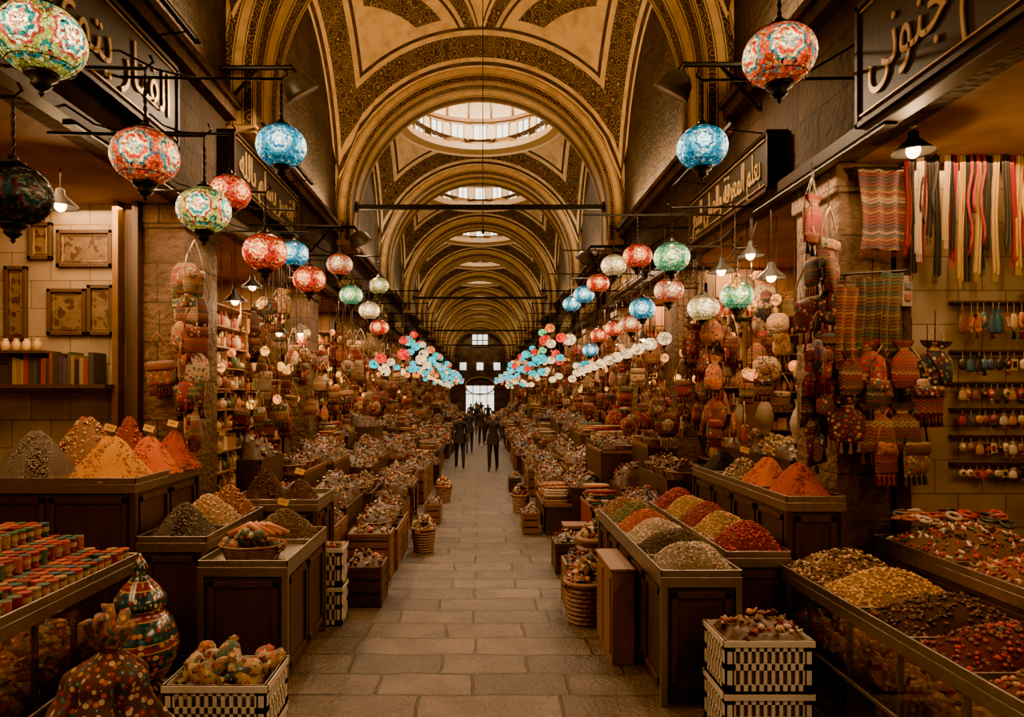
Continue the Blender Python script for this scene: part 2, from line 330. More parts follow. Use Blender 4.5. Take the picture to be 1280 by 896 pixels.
for i in range(20):
    a=2*PI*i/20;R=Rz(a)
    mb.add(BOX,R@np.array([2.165,0,10.0]),R,(.05,.34,.5),(1,1,1),1)
    for dy in(-.19,0,.19): mb.add(BOX,R@np.array([2.13,dy,10.0]),R,(.06,.03,.54),(.3,.18,.08),0)
    mb.add(BOX,R@np.array([2.13,0,9.73]),R,(.08,.44,.04),(.3,.18,.08),0);mb.add(BOX,R@np.array([2.13,0,10.27]),R,(.08,.44,.04),(.3,.18,.08),0)
    a=a+PI/20;c,s=math.cos(a),math.sin(a)
    mb.add(tube([(r*c,r*s,z) for r,z in((2.1,10.4),(2.02,10.75),(1.7,11.12),(1.17,11.41),(.62,11.56))],.035,5),col=(.42,.26,.1),smooth=True)
mb.add(lathe([(.64,11.61),(0,11.66)],32),mat=1)
for i in range(4): mb.add(BOX,(0,0,11.58),Rz(PI*i/4),(1.25,.04,.04),(.3,.2,.1),0)
mb.add(lathe([(.3,11.55),(.34,11.55),(.34,11.6)],24),col=(.3,.2,.1));mb.add(lathe([(.6,11.6),(.6,11.52),(.68,11.52),(.68,11.6)],32),col=(.3,.17,.07))
DR=mb.mesh('skylight_drum',[M_paint,M_sky])
for k in range(13):
    yc=RIBS[k]+1.0+LV
    if k<3: mkobj('ceiling_vault',VA,(0,yc,0))
    else:
        mkobj('ceiling_vault',VB,(0,yc,0));mkobj('window_skylight',DR,(0,yc,0))
        area('skylight_daylight',(0,yc,11.48),(0,0,0),.7,.7,950 if k==3 else 420,(1,.82,.58))
def rib():
    mb=MB();n=56;th=[PI*i/n for i in range(n+1)];wi,ri=2.72,2.78;wo,ro=3.2,3.4
    def arc(w,r,z0=5.6):
        return [(w,z0)]+[(w*math.cos(t),ZS+r*math.sin(t)) for t in th]+[(-w,z0)]
    I=arc(wi,ri);O=arc(wo,ro);m=len(I)
    def sheet(A,ya,ta,B,yb,tb,steps=4):
        V=[];C=[];F=[]
        for i in range(m):
            for s in range(steps+1):
                u=s/steps;V.append((A[i][0]*(1-u)+B[i][0]*u,ya*(1-u)+yb*u,A[i][1]*(1-u)+B[i][1]*u));C.append((ta*(1-u)+tb*u,0,0))
        for i in range(m-1):
            for s in range(steps): F.append((i*(steps+1)+s,i*(steps+1)+s+1,(i+1)*(steps+1)+s+1,(i+1)*(steps+1)+s))
        mb.add(tpl(V,F),col=np.array(C),smooth=True)
    sheet(I,0,0.,I,1.,1.);sheet(I,0,.02,O,0,1.2);sheet(I,1.,.02,O,1.,1.2);sheet(O,0,0,O,1,1)
    mb.box(2.7,3.04,0,1,5.52,5.62,(.5,0,0));mb.box(-3.04,-2.7,0,1,5.52,5.62,(.5,0,0))
    return mb.mesh('rib',[M_rib])
RB=rib()
for y in RIBS:
    if y<Y1-.5: mkobj('transverse_arch',RB,(0,y,0))
for y,z in((14.5,6.42),(27.2,6.2),(39.6,6.0),(52,6.0)):
    mb=MB();mb.box(-2.95,2.95,y+.3,y+.38,z-.05,z+.05);
    for s in(-1,1): mb.box(s*2.7-.05,s*2.7+.05,y+.25,y+.43,z-.1,z+.1)
    mb.obj('iron_tie_beam',[M_iron])
mb=MB();mb.box(-3.3,-1.6,Y1,Y1+.3,0,12);mb.box(1.6,3.3,Y1,Y1+.3,0,12);mb.box(-1.6,1.6,Y1,Y1+.3,3.2,12)
mb.box(-5.8,-3.3,Y1,Y1+.3,0,5);mb.box(3.3,5.8,Y1,Y1+.3,0,5);mb.obj('wall_back',[M_stone])
mb=MB();mb.box(-1.6,1.6,Y1+.12,Y1+.16,0,3.2,mat=1)
for x in(-1.6,-.8,0,.8,1.6): mb.box(x-.05,x+.05,Y1+.02,Y1+.12,0,3.2,(.1,.06,.04))
for z in(2.2,3.15): mb.box(-1.6,1.6,Y1+.02,Y1+.12,z-.05,z+.05,(.1,.06,.04))
mb.add(lathe([(1.75,0),(1.75,.1),(1.55,.1),(1.55,0)],32),(0,Y1,3.1),Rx(PI/2),(1,.6,1),(.4,.25,.12))
mb.obj('door_1',[M_paint,M_door])
mb=MB();mb.box(-.9,.9,Y1-.06,Y1-.02,7.6,8.9,mat=1)
for x in(-.9,-.3,.3,.9): mb.box(x-.06,x+.06,Y1-.1,Y1-.05,7.5,9,(.15,.1,.06))
for z in(7.55,8.2,8.9): mb.box(-.95,.95,Y1-.1,Y1-.05,z-.06,z+.06,(.15,.1,.06))
for x in(-1.9,0,1.9): mb.box(x-.35,x+.35,Y1-.06,Y1-.02,4.9,5.7,mat=1)
mb.obj('window_1',[M_paint,M_door])
# ------------------------------------------------------------------ signs
FORM={'ا':(0xFE8D,2),'ب':(0xFE8F,4),'ة':(0xFE93,2),'ت':(0xFE95,4),'ج':(0xFE9D,4),'ح':(0xFEA1,4),'د':(0xFEA9,2),'ر':(0xFEAD,2),'س':(0xFEB1,4),'ص':(0xFEB9,4),'ع':(0xFEC9,4),'ف':(0xFED1,4),'ق':(0xFED5,4),'ك':(0xFED9,4),'ل':(0xFEDD,4),'م':(0xFEE1,4),'ن':(0xFEE5,4),'ه':(0xFEE9,4),'و':(0xFEED,2),'ى':(0xFEEF,2),'ي':(0xFEF1,4)}
def shape(t):
    out=[]
    for i,ch in enumerate(t):
        if ch not in FORM: out.append(ch);continue
        pv=i>0 and t[i-1] in FORM and FORM[t[i-1]][1]==4;nx=i+1<len(t) and t[i+1] in FORM
        b,n=FORM[ch]
        if n==2: out.append(chr(b+(1 if pv else 0)))
        else: out.append(chr(b+(3 if pv and nx else 1 if pv else 2 if nx else 0)))
    return ''.join(out[::-1])
def sign(text,side,y0,y1,z0,z1,size,xf=2.86):
    s=side;mb=MB();a,b=sorted((s*xf,s*3.05));mb.box(a,b,y0,y1,z0,z1,mat=0)
    f=s*(xf-.02);a,b=sorted((f,s*xf));t=.035
    for (p,q,r,u) in((y0,y1,z0,z0+t),(y0,y1,z1-t,z1),(y0,y0+t,z0,z1),(y1-t,y1,z0,z1)): mb.box(a,b,p,q,r,u,mat=1)
    for (p,q,r,u) in((y0+.07,y1-.07,z0+.07,z0+.08),(y0+.07,y1-.07,z1-.08,z1-.07)): mb.box(a,b,p,q,r,u,mat=2)
    par=mb.obj('calligraphy_sign',[M_board,M_wood,M_gold])
    c=bpy.data.curves.new('lettering','FONT');c.body=shape(text);c.size=size;c.extrude=.006;c.align_x='CENTER';c.align_y='CENTER';c.offset=-.002
    c.materials.append(M_gold);o=bpy.data.objects.new('lettering',c);sc.collection.objects.link(o);o.parent=par
    u=(0,-1,0) if s>0 else (0,1,0);n=(-s,0,0)
    o.matrix_world=Matrix(((u[0],0,n[0],s*(xf-.012)),(u[1],0,n[1],(y0+y1)/2),(u[2],1,n[2],(z0+z1)/2),(0,0,0,1)))
    bpy.context.view_layer.update();wd=o.dimensions.x
    if wd>0:
        k=min(1.5,(y1-y0)*.86/wd);o.scale=(k,1.15,1)
    if y0<12:
        area('sign_picture_light',(s*(xf-.28),(y0+y1)/2,z1+.12),(0,s*.75,0),.05,(y1-y0)*.8,9,(1,.66,.36))
        mb=MB();mb.box(*sorted((s*(xf-.31),s*(xf-.25))),y0+.2,y1-.2,z1+.135,z1+.155)
        for yy in(y0+.4,y1-.4): mb.add(tube([(s*(xf-.28),yy,z1+.15),(s*3.04,yy,z1+.1)],.008,5))
        mb.obj('picture_light_bar',[M_iron])
sign('والله يعلم جنونى',1,2.6,5.25,4.42,5.35,.5,2.9)
sign('بعلم المعرفة والصلى البيع',1,6.75,9.3,4.4,5.0,.38)
sign('الفنار يتوى عليا',-1,3.6,6.55,4.72,5.5,.48,2.9)
sign('القصر يسلم بالله',-1,7.9,10.7,4.8,5.45,.42)
for k in range(9):
    y=12.+4.6*k
    sign('سوق البهار القديم',1,y,y+3.,4.42,4.95,.36);sign('بسم الله الرحمن',-1,y+1.6,y+4.4,4.5,5.05,.36)
# ------------------------------------------------------------------ lanterns
def lantern_mesh(key):
    mb=MB()
    pr=[(math.sin(PI*(.09+.82*k/16)),.86*math.cos(PI*(.09+.82*k/16))) for k in range(17)]
    mb.add(lathe(pr,32),mat=0,smooth=True)
    mb.add(lathe([(.3,.8),(.34,.83),(.3,.9),(.16,.96),(.12,1.06),(.05,1.12),(.05,1.2),(0,1.22)],20),mat=1,smooth=True)
    mb.add(lathe([(.3,-.8),(.4,-.8),(.36,-.9),(.2,-1.02),(.24,-1.08),(.14,-1.18),(.05,-1.24),(.07,-1.3),(0,-1.38)],20),mat=1,smooth=True)
    for r in(.62,-.62): mb.add(lathe([(.735,r-.012),(.76,r),(.735,r+.012)],32),mat=1)
    return mb.mesh('lantern_'+key,[MOS[key],M_iron])
LM={k:lantern_mesh(k) for k in MOS}
def lantern(x,y,z,dia,key,top=None,arm=True):
    o=mkobj('mosaic_lantern',LM[key],(x,y,z),dia/2)
    # one medallion of each globe faces down the aisle towards the entrance
    o.rotation_euler[2]=-PI/2+rng.uniform(-.25,.25)+(2*PI/5)*rng.integers(0,5)
    h=(top or z+dia*.6+.3);mb=MB();mb.add(tube([(0,0,dia*.58),(0,0,h-z)],.006,6))
    for k in range(int((h-z-dia*.6)/.05)): mb.add(lathe([(.01,-.018),(.014,0),(.01,.018)],6),(0,0,dia*.6+.05*k))
    if arm:
        s=1 if x>0 else -1;L=3.04-abs(x)
        mb.add(tube([(0,0,h-z),(s*L,0,h-z+.02)],.012,6));mb.add(tube([(s*L*.45,0,h-z),(s*L*.7,0,h-z+.08),(s*L,0,h-z+.3)],.009,6))
        mb.add(tube([(0,0,h-z),(-s*.05,0,h-z+.04),(-s*.03,0,h-z+.08)],.01,6))
    q=mb.obj('hanger',[M_iron],parent=o);q.matrix_parent_inverse=Matrix.Identity(4);q.scale=(2/dia,)*3;q.rotation_euler[2]=-o.rotation_euler[2]
for a in [(-2.12,3.3,4.1,.4,'lime'),(-2.06,4.2,3.85,.4,'orange'),(-2.6,3.8,3.5,.4,'dark'),(-1.6,5.5,4.38,.4,'blue'),(-2.2,6.0,4.15,.36,'red'),
 (-1.94,4.8,3.68,.37,'lime'),(-1.92,6.1,3.65,.39,'red'),(-2.15,7.9,4.0,.34,'blue'),(-1.85,7.4,3.62,.35,'red'),(-1.85,9.0,4.08,.34,'orange'),
 (-1.85,9.8,3.79,.33,'green'),(-1.75,11.8,4.24,.34,'lime'),(-1.75,10.8,3.69,.33,'cream'),(-1.9,12.9,3.62,.36,'red'),
 (1.71,3.9,4.32,.4,'orange'),(1.79,5.5,4.37,.4,'blue'),(2.05,7.3,3.84,.38,'green'),(1.96,8.5,4.09,.36,'red'),(1.88,9.6,4.18,.36,'cream'),
 (1.85,10.7,4.1,.35,'red'),(2.2,7.95,3.58,.34,'orange'),(2.14,9.0,3.5,.34,'blue'),(2.6,7.95,3.38,.36,'cream'),(2.82,7.5,3.46,.36,'green'),
 (1.75,11.5,4.04,.35,'blue'),(1.85,13.8,4.18,.36,'blue'),(2.1,9.5,3.35,.3,'orange'),(2.2,11.2,3.44,.32,'red'),(2.2,12.6,3.45,.33,'red'),(2.1,13.0,3.2,.3,'blue')]:
    lantern(*a)
SM=lathe([(0,.86),(.5,.75),(.87,.43),(1,0),(.87,-.43),(.5,-.75),(0,-.86)],12)
CP=lathe([(0,1.25),(.12,1.1),(.35,.78)],8)
pal={'c':(.02,.5,.5),'w':(1,.62,.26),'r':(.85,.04,.015),'o':(1,.22,.025),'g':(.2,.65,.2),'b':(.08,.55,.65)}
def row(name,pts):
    mb=MB()
    for x,y,z,r,c in pts:
        mb.add(SM,(x,y,z),None,(r,r,r),pal[c],0,True);mb.add(CP,(x,y,z),None,(r,r,r),(.02,.02,.02),1,True);mb.add(CP,(x,y,z),Rx(PI),(r,r,r*1.1),(.02,.02,.02),1,True)
        mb.add(BOX,(x,y,(z+r+4.45)/2),None,(.008,.008,4.45-z-r),mat=1)
    ys=sorted(set(round(p[1]/2) for p in pts));s=1 if pts[0][0]>0 else -1
    for yy in ys: mb.box(*sorted((s*1.2,s*3.04)),yy*2-.01,yy*2+.01,4.465,4.485,mat=1)
    mb.obj(name,[M_small,M_iron])
for s in(-1,1):
    for lane,(xx,zz,seq) in enumerate([(1.45,3.35,'cbcwcrcb'),(1.7,3.7,'rcogrwco'),(2.0,3.3,'wrcwowcb'),(2.4,3.0,'wwowwcww')]):
        pts=[];y=13.5+lane*.6
        while y<62:
            pts.append((s*(xx+rng.uniform(-.14,.14)),y,zz+rng.uniform(-.25,.25),.12+rng.uniform(-.02,.03),seq[rng.integers(0,len(seq))]))
            y+=rng.uniform(.8,1.4)*(1+.012*y)
        row('mosaic_lantern_row',pts)
row('paper_lantern_row',[(2.27-.02*i,8.4+.62*i,3.06-.025*i,.095,'w') for i in range(11)])
def pendant(x,y,z,top=4.4,power=40):
    mb=MB();mb.add(lathe([(.02,.14),(.035,.13),(.04,.08),(.15,-.02),(.155,-.03),(.145,-.02),(.03,.07)],20),mat=0,smooth=True)
    mb.add(sph(12,8),(0,0,-.01),None,(.05,.05,.06),mat=1,smooth=True);mb.add(tube([(0,0,.13),(0,0,top-z)],.006,5),mat=0)
    o=mb.obj('pendant_lamp',[M_iron,M_bulb],(x,y,z))
    l=bpy.data.lights.new('bulb_light','POINT');l.energy=power;l.color=(1,.58,.26);l.shadow_soft_size=.04
    q=bpy.data.objects.new('bulb_light',l);sc.collection.objects.link(q);q.parent=o;q.location=(0,0,-.12)
for a in[(2.97,7.5,3.92),(2.72,7.7,3.78),(3.05,7.15,3.62),(-3.05,8.5,3.55),(-3.1,9.3,3.85),(-3.75,6.1,4.08),(4.6,4.9,4.3),(-3.0,10.2,3.3),(3.1,9.8,3.5),(3.3,5.2,4.25),(-3.0,11.4,3.4),(3.0,12.6,3.4),(-3,14.5,3.3),(3,15.,3.5)]: pendant(*a)
M_lens=m_plain('lamp_lens',(.5,.45,.4),.2);M_shell=m_plain('floodlight_shell',(.14,.12,.1),.4,.4)
for s,y,z in((-1,8.0,6.2),(1,7.4,5.95),(-1,12.0,5.3),(1,13.6,5.3)):
    mb=MB();x=s*2.12;mb.add(tube([(s*3.04,y,z),(s*2.2,y,z),(x,y,z-.12)],.03,8));mb.add(tube([(s*3.04,y,z-.5),(s*2.6,y,z)],.02,6))
    mb.add(lathe([(0,.15),(.1,.13),(.17,.05),(.2,-.06),(.21,-.1),(.19,-.1),(.0,-.05)],20),(x,y,z-.22),Ry(s*.5)@Rx(.35),mat=2,smooth=True)
    mb.add(lathe([(.185,-.09),(0,-.1)],20),(x,y,z-.22),Ry(s*.5)@Rx(.35),mat=1)
    mb.obj('arm_floodlight',[M_iron,M_lens,M_shell])
    area('floodlight_beam',(x-s*.1,y-.1,z-.46),(0,s*-.1,0),.2,.2,140,(1,.64,.35))
mb=MB();mb.add(tube([(.05,11.9,10.3),(.05,11.9,5.2)],.008,5));mb.add(SPH,(.05,11.9,5.2),None,(.03,.03,.05));mb.obj('hanging_cable',[M_cable])
# ------------------------------------------------------------------ lighting in shops
for s in(-1,1):
    y=1.6
    while y<72:
        near=y<24;f=.4 if y<3 else (.75 if y<8 else 1.)
        area('shop_ceiling_light',(s*4.1,y,4.36),(0,0,0),.9,2.2,(280 if near else 260)*f,(1,.53,.22))
        area('added_stall_light',(s*2.98,y,4.33),(0,s*.3,0),.08,2.4,(140 if near else 110)*(f if f>.5 else .85),(1,.58,.28))  # added lamp under the fascia, invented to brighten the stalls from above
        mb=MB();mb.box(*sorted((s*2.93,s*3.03)),y-1.25,y+1.25,4.34,4.36);mb.obj('added_light_housing',[M_iron])  # invented casing for the added stall lamp
        y+=4.6 if near else 6.2
    for kk in range(12):
        yy=RIBS[kk]+3.6
        area('cornice_uplight',(s*2.9,yy,5.95),(PI,-s*.35,0),.12,3.4,(100,150,240,120)[kk] if kk<4 else 65,(1,.66,.32))
# ------------------------------------------------------------------ spice heaps
def jit(c,n,a=.25):
    c=np.array(c,float);c=c if c.ndim==2 else c[None]
    pick=c[rng.integers(0,len(c),n)];return np.clip(pick*(1+rng.uniform(-a,a,(n,1)))+rng.uniform(-.01,.01,(n,3)),0,1)
def hf(u,v,kind):
    if kind=='cone':
        r=np.sqrt(u*u+v*v);return np.maximum(0,1.0-np.sqrt(r*r+.05)*.975)/.78*(1+.3*r*(1-r))
    return np.clip(1-u*u,0,1)**.75*np.clip(1-v*v,0,1)**.75
def heap(name,x,y,z,rx,ry,h,cols,grain=None,kind='tray',dens=1.,tag=False,shp=(1,.8,.6)):
    mb=MB();cols=np.array(cols,float);cols=cols if cols.ndim==2 else cols[None];base=cols.mean(0)
    ph=rng.uniform(0,6,4)
    if kind=='cone':
        V=[(0,0,hf(0,0,'cone')*h)];F=[];NA,NR=36,16
        for k in range(1,NR+1):
            r=k/NR
            for i in range(NA):
                a=2*PI*i/NA;w=1+.05*math.sin(3*a+ph[0])+.03*math.sin(7*a+ph[1]);V.append((rx*r*w*math.cos(a),ry*r*w*math.sin(a),max(0,h*float(hf(r,0,'cone'))*(1+.05*math.sin(5*a+9*r+ph[2])+.02*math.sin(13*a+20*r)))))
        for i in range(NA): F.append((0,1+i,1+(i+1)%NA))
        for k in range(NR-1):
            for i in range(NA):
                j=(i+1)%NA;F.append((1+k*NA+i,1+(k+1)*NA+i,1+(k+1)*NA+j,1+k*NA+j))
        t=tpl(V,F)
    else:
        n=16;V=[];F=[]
        for j in range(n+1):
            for i in range(n+1):
                u=2*i/n-1;v=2*j/n-1;V.append((u*rx,v*ry,h*float(hf(u,v,kind))*(1+.08*math.sin(4*u+3*v+ph[0]))))
        F=[(j*(n+1)+i,j*(n+1)+i+1,(j+1)*(n+1)+i+1,(j+1)*(n+1)+i) for j in range(n) for i in range(n)];t=tpl(V,F)
    mb.add(t,(0,0,.003),col=base*(.45 if grain else 1),mat=0,smooth=True)
    if grain:
        g=grain;n=int(min(3000,dens*4*rx*ry/(g*g)*1.1));u=rng.uniform(-1,1,n);v=rng.uniform(-1,1,n)
        if kind=='cone':
            r=np.sqrt(rng.uniform(0,1,n));a=rng.uniform(0,2*PI,n);u=r*np.cos(a);v=r*np.sin(a)
        zz=h*hf(u,v,kind)+g*.15+rng.uniform(0,g*.3,n)
        if kind!='cone': zz+=h*.08*hf(u,v,kind)*np.sin(4*u+3*v+ph[0])
        L=np.stack([u*rx*.98,v*ry*.98,zz],1);S=g*.55*np.array(shp)[None]*rng.uniform(.7,1.25,(n,1))
        mb.many(GRAIN,L,Rrand(n),S,jit(cols,n,.35),1,True)
    else:
        n=500;r=np.sqrt(rng.uniform(0,1,n));a=rng.uniform(0,2*PI,n);u=r*np.cos(a);v=r*np.sin(a)
        L=np.stack([u*rx,v*ry,h*hf(u,v,kind)+.002],1);mb.many(GRAIN,L,Rrand(n),rng.uniform(.004,.011,(n,1))*np.ones((1,3)),jit(cols,n,.3),0,True)
    if tag:
        mb.add(BOX,(0,-.02,h+.05),Rx(-.15)@Rz(.1),(.002,.002,.16),(.3,.2,.1),1);mb.add(BOX,(.0,-.025,h+.1),Rx(-.2)@Rz(.15)@Ry(.25),(.1,.003,.06),(.7,.36,.03),1)
        for q in range(3): mb.add(BOX,(0,-.029,h+.085+.014*q),Rx(-.2)@Rz(.15)@Ry(.25),(.06,.001,.004),(.1,.05,.02),1)
    return mb.obj(name,[M_powder,M_grain],(x,y,z))
# ------------------------------------------------------------------ counters
def counter(name,x0,x1,y0,y1,z,aisle=1,style='wood',divs=(),z0=0.,skirt=.1):
    mb=MB();i=.03
    if style=='glass':
        for xx in(x0+.02,x1-.02):
            for yy in np.linspace(y0+.02,y1-.02,6): mb.box(xx-.015,xx+.015,yy-.015,yy+.015,z0,z-.08,mat=1)
        mb.box(x0+i,x1-i,y0+i,y1-i,z0,z0+.08,mat=0);mb.box(x0+i,x1-i,y0+i,y1-i,z*.5-.015,z*.5+.015,mat=0)
        bx=(x1-.06,x1-.05) if aisle<0 else (x0+.05,x0+.06);mb.box(bx[0],bx[1],y0+i,y1-i,z0,z-.08,mat=0)
        fx=x0 if aisle<0 else x1
        mb.box(fx-.004,fx+.004,y0,y1,z0+.08,z-.08,mat=2);mb.box(x0,x1,y0-.004,y0+.004,z0+.08,z-.08,mat=2)
        for zz in(z0+.08,z*.5):
            n=int((y1-y0)*(x1-x0)*90);L=np.stack([rng.uniform(x0+.1,x1-.12,n),rng.uniform(y0+.08,y1-.08,n),np.full(n,zz)+.08],1)
            mb.many(SACK,L,Rrand(n),(.16,.16,.2),jit([(.2,.09,.03),(.3,.19,.09),(.2,.03,.015),(.3,.15,.04)],n),3,True)
        mb.box(x0-.006,x1+.006,y0-.012,y0-.004,z*.5-.02,z*.5+.02,mat=1);mb.box(fx-.01,fx+.01,y0,y1,z*.5-.015,z*.5+.015,mat=1);mb.box(fx-.01,fx+.01,y0,y1,z0,z0+.09,mat=1)
        l=area('cabinet_strip_light',((x0+x1)/2,(y0+y1)/2,z-.1),(0,0,0),.04,(y1-y0)*.9,5,(1,.6,.3))
    else:
        mb.box(x0+i,x1-i,y0+i,y1-i,z0+skirt,z-.08,mat=0);mb.box(x0+.06,x1-.06,y0+.06,y1-.06,z0,z0+skirt,mat=0)
        for xx in(x0+.025,x1-.025):
            for yy in(y0+.025,y1-.025): mb.box(xx-.025,xx+.025,yy-.025,yy+.025,z0,z-.08,mat=1 if style=='steel' else 0)
        fx=x0+i-.012 if aisle<0 else x1-i+.012;n=max(2,int((y1-y0)/.55))
        for k in range(n):
            a=y0+.07+(y1-y0-.14)*k/n;b=y0+.07+(y1-y0-.14)*(k+1)/n
            for (p,q,r,u) in((a+.02,b-.02,z0+skirt+.03,z0+skirt+.08),(a+.02,b-.02,z-.18,z-.13),(a+.02,a+.07,z0+skirt+.03,z-.13),(b-.07,b-.02,z0+skirt+.03,z-.13)): mb.box(fx-.012,fx+.012,p,q,r,u,mat=0)
        n=max(1,int((x1-x0)/.55))
        for k in range(n):
            a=x0+.06+(x1-x0-.12)*k/n;b=x0+.06+(x1-x0-.12)*(k+1)/n
            for (p,q,r,u) in((a+.02,b-.02,z0+skirt+.03,z0+skirt+.08),(a+.02,b-.02,z-.18,z-.13),(a+.02,a+.07,z0+skirt+.03,z-.13),(b-.07,b-.02,z0+skirt+.03,z-.13)): mb.box(p,q,y0+i-.02,y0+i+.01,r,u,mat=0)
    mb.box(x0,x1,y0,y1,z-.09,z-.01,mat=1)
    t=.014
    for b in((x0,x1,y0,y0+t),(x0,x1,y1-t,y1),(x0,x0+t,y0,y1),(x1-t,x1,y0,y1)): mb.box(*b,z-.01,z+.045,mat=1)
    for ax,p in divs:
        if ax=='y': mb.box(x0+t,x1-t,p-.006,p+.006,z-.01,z+.035,mat=1)
        else: mb.box(p-.006,p+.006,y0+t,y1-t,z-.01,z+.035,mat=1)
    return mb.obj(name,[M_wood,M_steel,M_glass,M_floral],bevel=.004)
SACK=lathe([(0,.5),(.28,.42),(.14,.3),(.34,.12),(.46,-.12),(.44,-.32),(.3,-.46),(0,-.5)],12,.75,.12,6)
C=dict(turm=(.48,.19,.006),paprika=(.31,.042,.006),chili=(.3,.012,.005),orange=(.46,.095,.007),cumin=(.2,.1,.03),pepper=(.03,.023,.02),cream=(.46,.3,.15),pist=(.14,.14,.035),brown=(.12,.045,.016),dark=(.035,.016,.01),tan=(.36,.18,.055),white=(.55,.45,.32),yellow=(.5,.26,.02),berry=(.15,.006,.006),olive=(.11,.09,.03),grey=(.14,.105,.08))
counter('spice_stand',-4.5,-2.95,5.85,7.2,1.62,1,'wood',[('x',-3.7)])
heap('turmeric_heap',-3.32,6.15,1.62,.36,.29,.36,C['turm'],kind='cone',tag=True)
heap('ginger_powder_heap',-3.2,6.62,1.62,.3,.24,.33,C['orange'],kind='cone',tag=True)
heap('paprika_heap',-3.13,6.98,1.62,.26,.2,.36,C['paprika'],kind='cone',tag=True)
heap('mixed_nut_heap',-4.0,6.95,1.62,.42,.24,.5,[C['cream'],C['tan'],C['paprika']],.03,'cone')
heap('dried_petal_heap',-3.6,7.0,1.62,.26,.18,.5,[C['paprika'],C['orange'],C['chili']],.026,'cone')
heap('sumac_heap',-4.1,6.3,1.62,.36,.34,.4,C['grey'],.018,'cone')
counter('spice_counter',-2.28,-1.55,5.5,6.9,1.0,1,'steel',[('y',6.35)])
counter('spice_counter',-2.9,-2.3,5.75,7.25,1.14,1,'steel',[('y',6.3),('y',6.8)])
heap('peppercorn_heap',-2.6,6.02,1.14,.27,.25,.27,[C['pepper'],C['grey']],.018,'cone')
heap('almond_heap',-2.6,6.55,1.14,.26,.24,.25,[C['cream'],C['tan']],.024)
heap('walnut_heap',-2.6,7.02,1.14,.26,.2,.27,[C['brown'],C['paprika'],C['tan']],.026)
heap('clove_heap',-1.9,6.62,1.0,.3,.24,.24,[C['brown'],C['olive']],.02,tag=True)
heap('cardamom_heap',-2.05,6.17,1.0,.2,.14,.12,[C['olive'],C['tan']],.02)
counter('spice_counter',-2.75,-1.75,7.35,8.2,1.2,1,'wood')
heap('sumac_heap',-2.0,7.6,1.2,.22,.2,.22,[C['dark'],C['brown']],.02,'cone',tag=True)
heap('hazelnut_heap',-2.45,7.8,1.2,.24,.3,.3,[C['brown'],C['dark']],.022,'cone')
counter('spice_counter',1.38,2.0,5.2,8.0,1.0,-1,'steel',[('y',5.74),('y',6.2),('y',6.65),('y',7.1),('y',7.55)])
counter('spice_counter',2.02,2.56,5.6,8.2,1.05,-1,'steel',[('y',6.15),('y',6.65),('y',7.15),('y',7.65)])
for yy,n,c,g in((5.48,'white_bean_heap',[C['cream'],C['grey'],C['white']],.018),(5.97,'black_cumin_heap',[C['pepper'],C['olive'],C['dark']],.018),(6.42,'oat_heap',[C['white'],C['cream']],.02),(6.87,'chili_flake_heap',[C['paprika'],C['orange']],.018),(7.32,'pistachio_heap',[C['pist'],C['olive']],.02),(7.78,'almond_heap',[C['tan'],C['brown']],.02)):
    heap(n,1.69,yy,1.0,.29,.215,.2,c,g)
for yy,n,c,g in((5.88,'dried_cranberry_heap',[C['berry'],C['chili'],(.24,.012,.008)],.024),(6.4,'chickpea_heap',[C['tan'],C['yellow'],C['cream']],.022),(6.9,'goji_heap',[C['chili'],C['brown']],.02),(7.4,'corn_heap',[C['yellow'],C['cream']],.02),(7.92,'rosebud_heap',[C['berry'],(.34,.03,.02)],.022)):
    heap(n,2.29,yy,1.05,.25,.235,.22,c,g)
counter('spice_counter',2.58,3.09,5.75,8.3,1.48,-1,'wood',[('y',6.45),('y',7.05),('y',7.65)])
heap('paprika_heap',2.84,6.1,1.48,.24,.33,.27,C['paprika'],kind='cone')
heap('curry_heap',2.84,6.75,1.48,.24,.29,.26,C['orange'],kind='cone',tag=True)
heap('walnut_heap',2.84,7.35,1.48,.24,.28,.2,[C['brown'],C['cream'],C['dark']],.024,'cone',tag=True)
heap('black_tea_heap',2.84,7.97,1.48,.24,.3,.22,C['pepper'],.018,'cone',tag=True)
counter('nut_display_counter',2.46,3.3,2.9,5.7,.95,-1,'glass',[('y',3.45),('y',3.95),('y',4.5),('y',5.1)])
counter('nut_display_counter',3.34,4.4,2.9,5.8,1.15,-1,'wood',[('y',3.9),('y',4.9)])
for yy,rr_,n,c,g,s3 in((5.4,.27,'mixed_nut_heap',[C['brown'],C['cream'],C['dark'],C['tan']],.03,(1,.8,.6)),(4.8,.27,'roasted_chickpea_heap',[C['tan'],C['yellow']],.024,(1,.9,.8)),(4.22,.26,'date_heap',[C['dark'],C['brown'],(.06,.025,.012)],.036,(1.1,.6,.5)),(3.7,.23,'dried_fig_heap',[C['chili'],C['brown'],C['dark'],C['berry']],.032,(1,.8,.6)),(3.17,.23,'raisin_heap',[C['tan'],C['chili'],C['brown']],.032,(1,.8,.6))):
    heap(n,2.88,yy,.95,.38,rr_,.18,c,g,shp=s3)
heap('dried_apricot_heap',3.85,5.35,1.15,.48,.4,.2,[C['chili'],C['white'],C['pepper'],C['paprika'],C['olive']],.04,shp=(1.2,.6,.4))
heap('dried_fruit_heap',3.85,4.4,1.15,.48,.45,.18,[C['chili'],C['cream'],C['berry'],C['tan']],.04,shp=(1.2,.7,.4))
heap('black_olive_heap',3.85,3.4,1.15,.48,.45,.2,[C['pepper'],C['tan'],C['chili'],C['white']],.04,shp=(1.2,.7,.4))
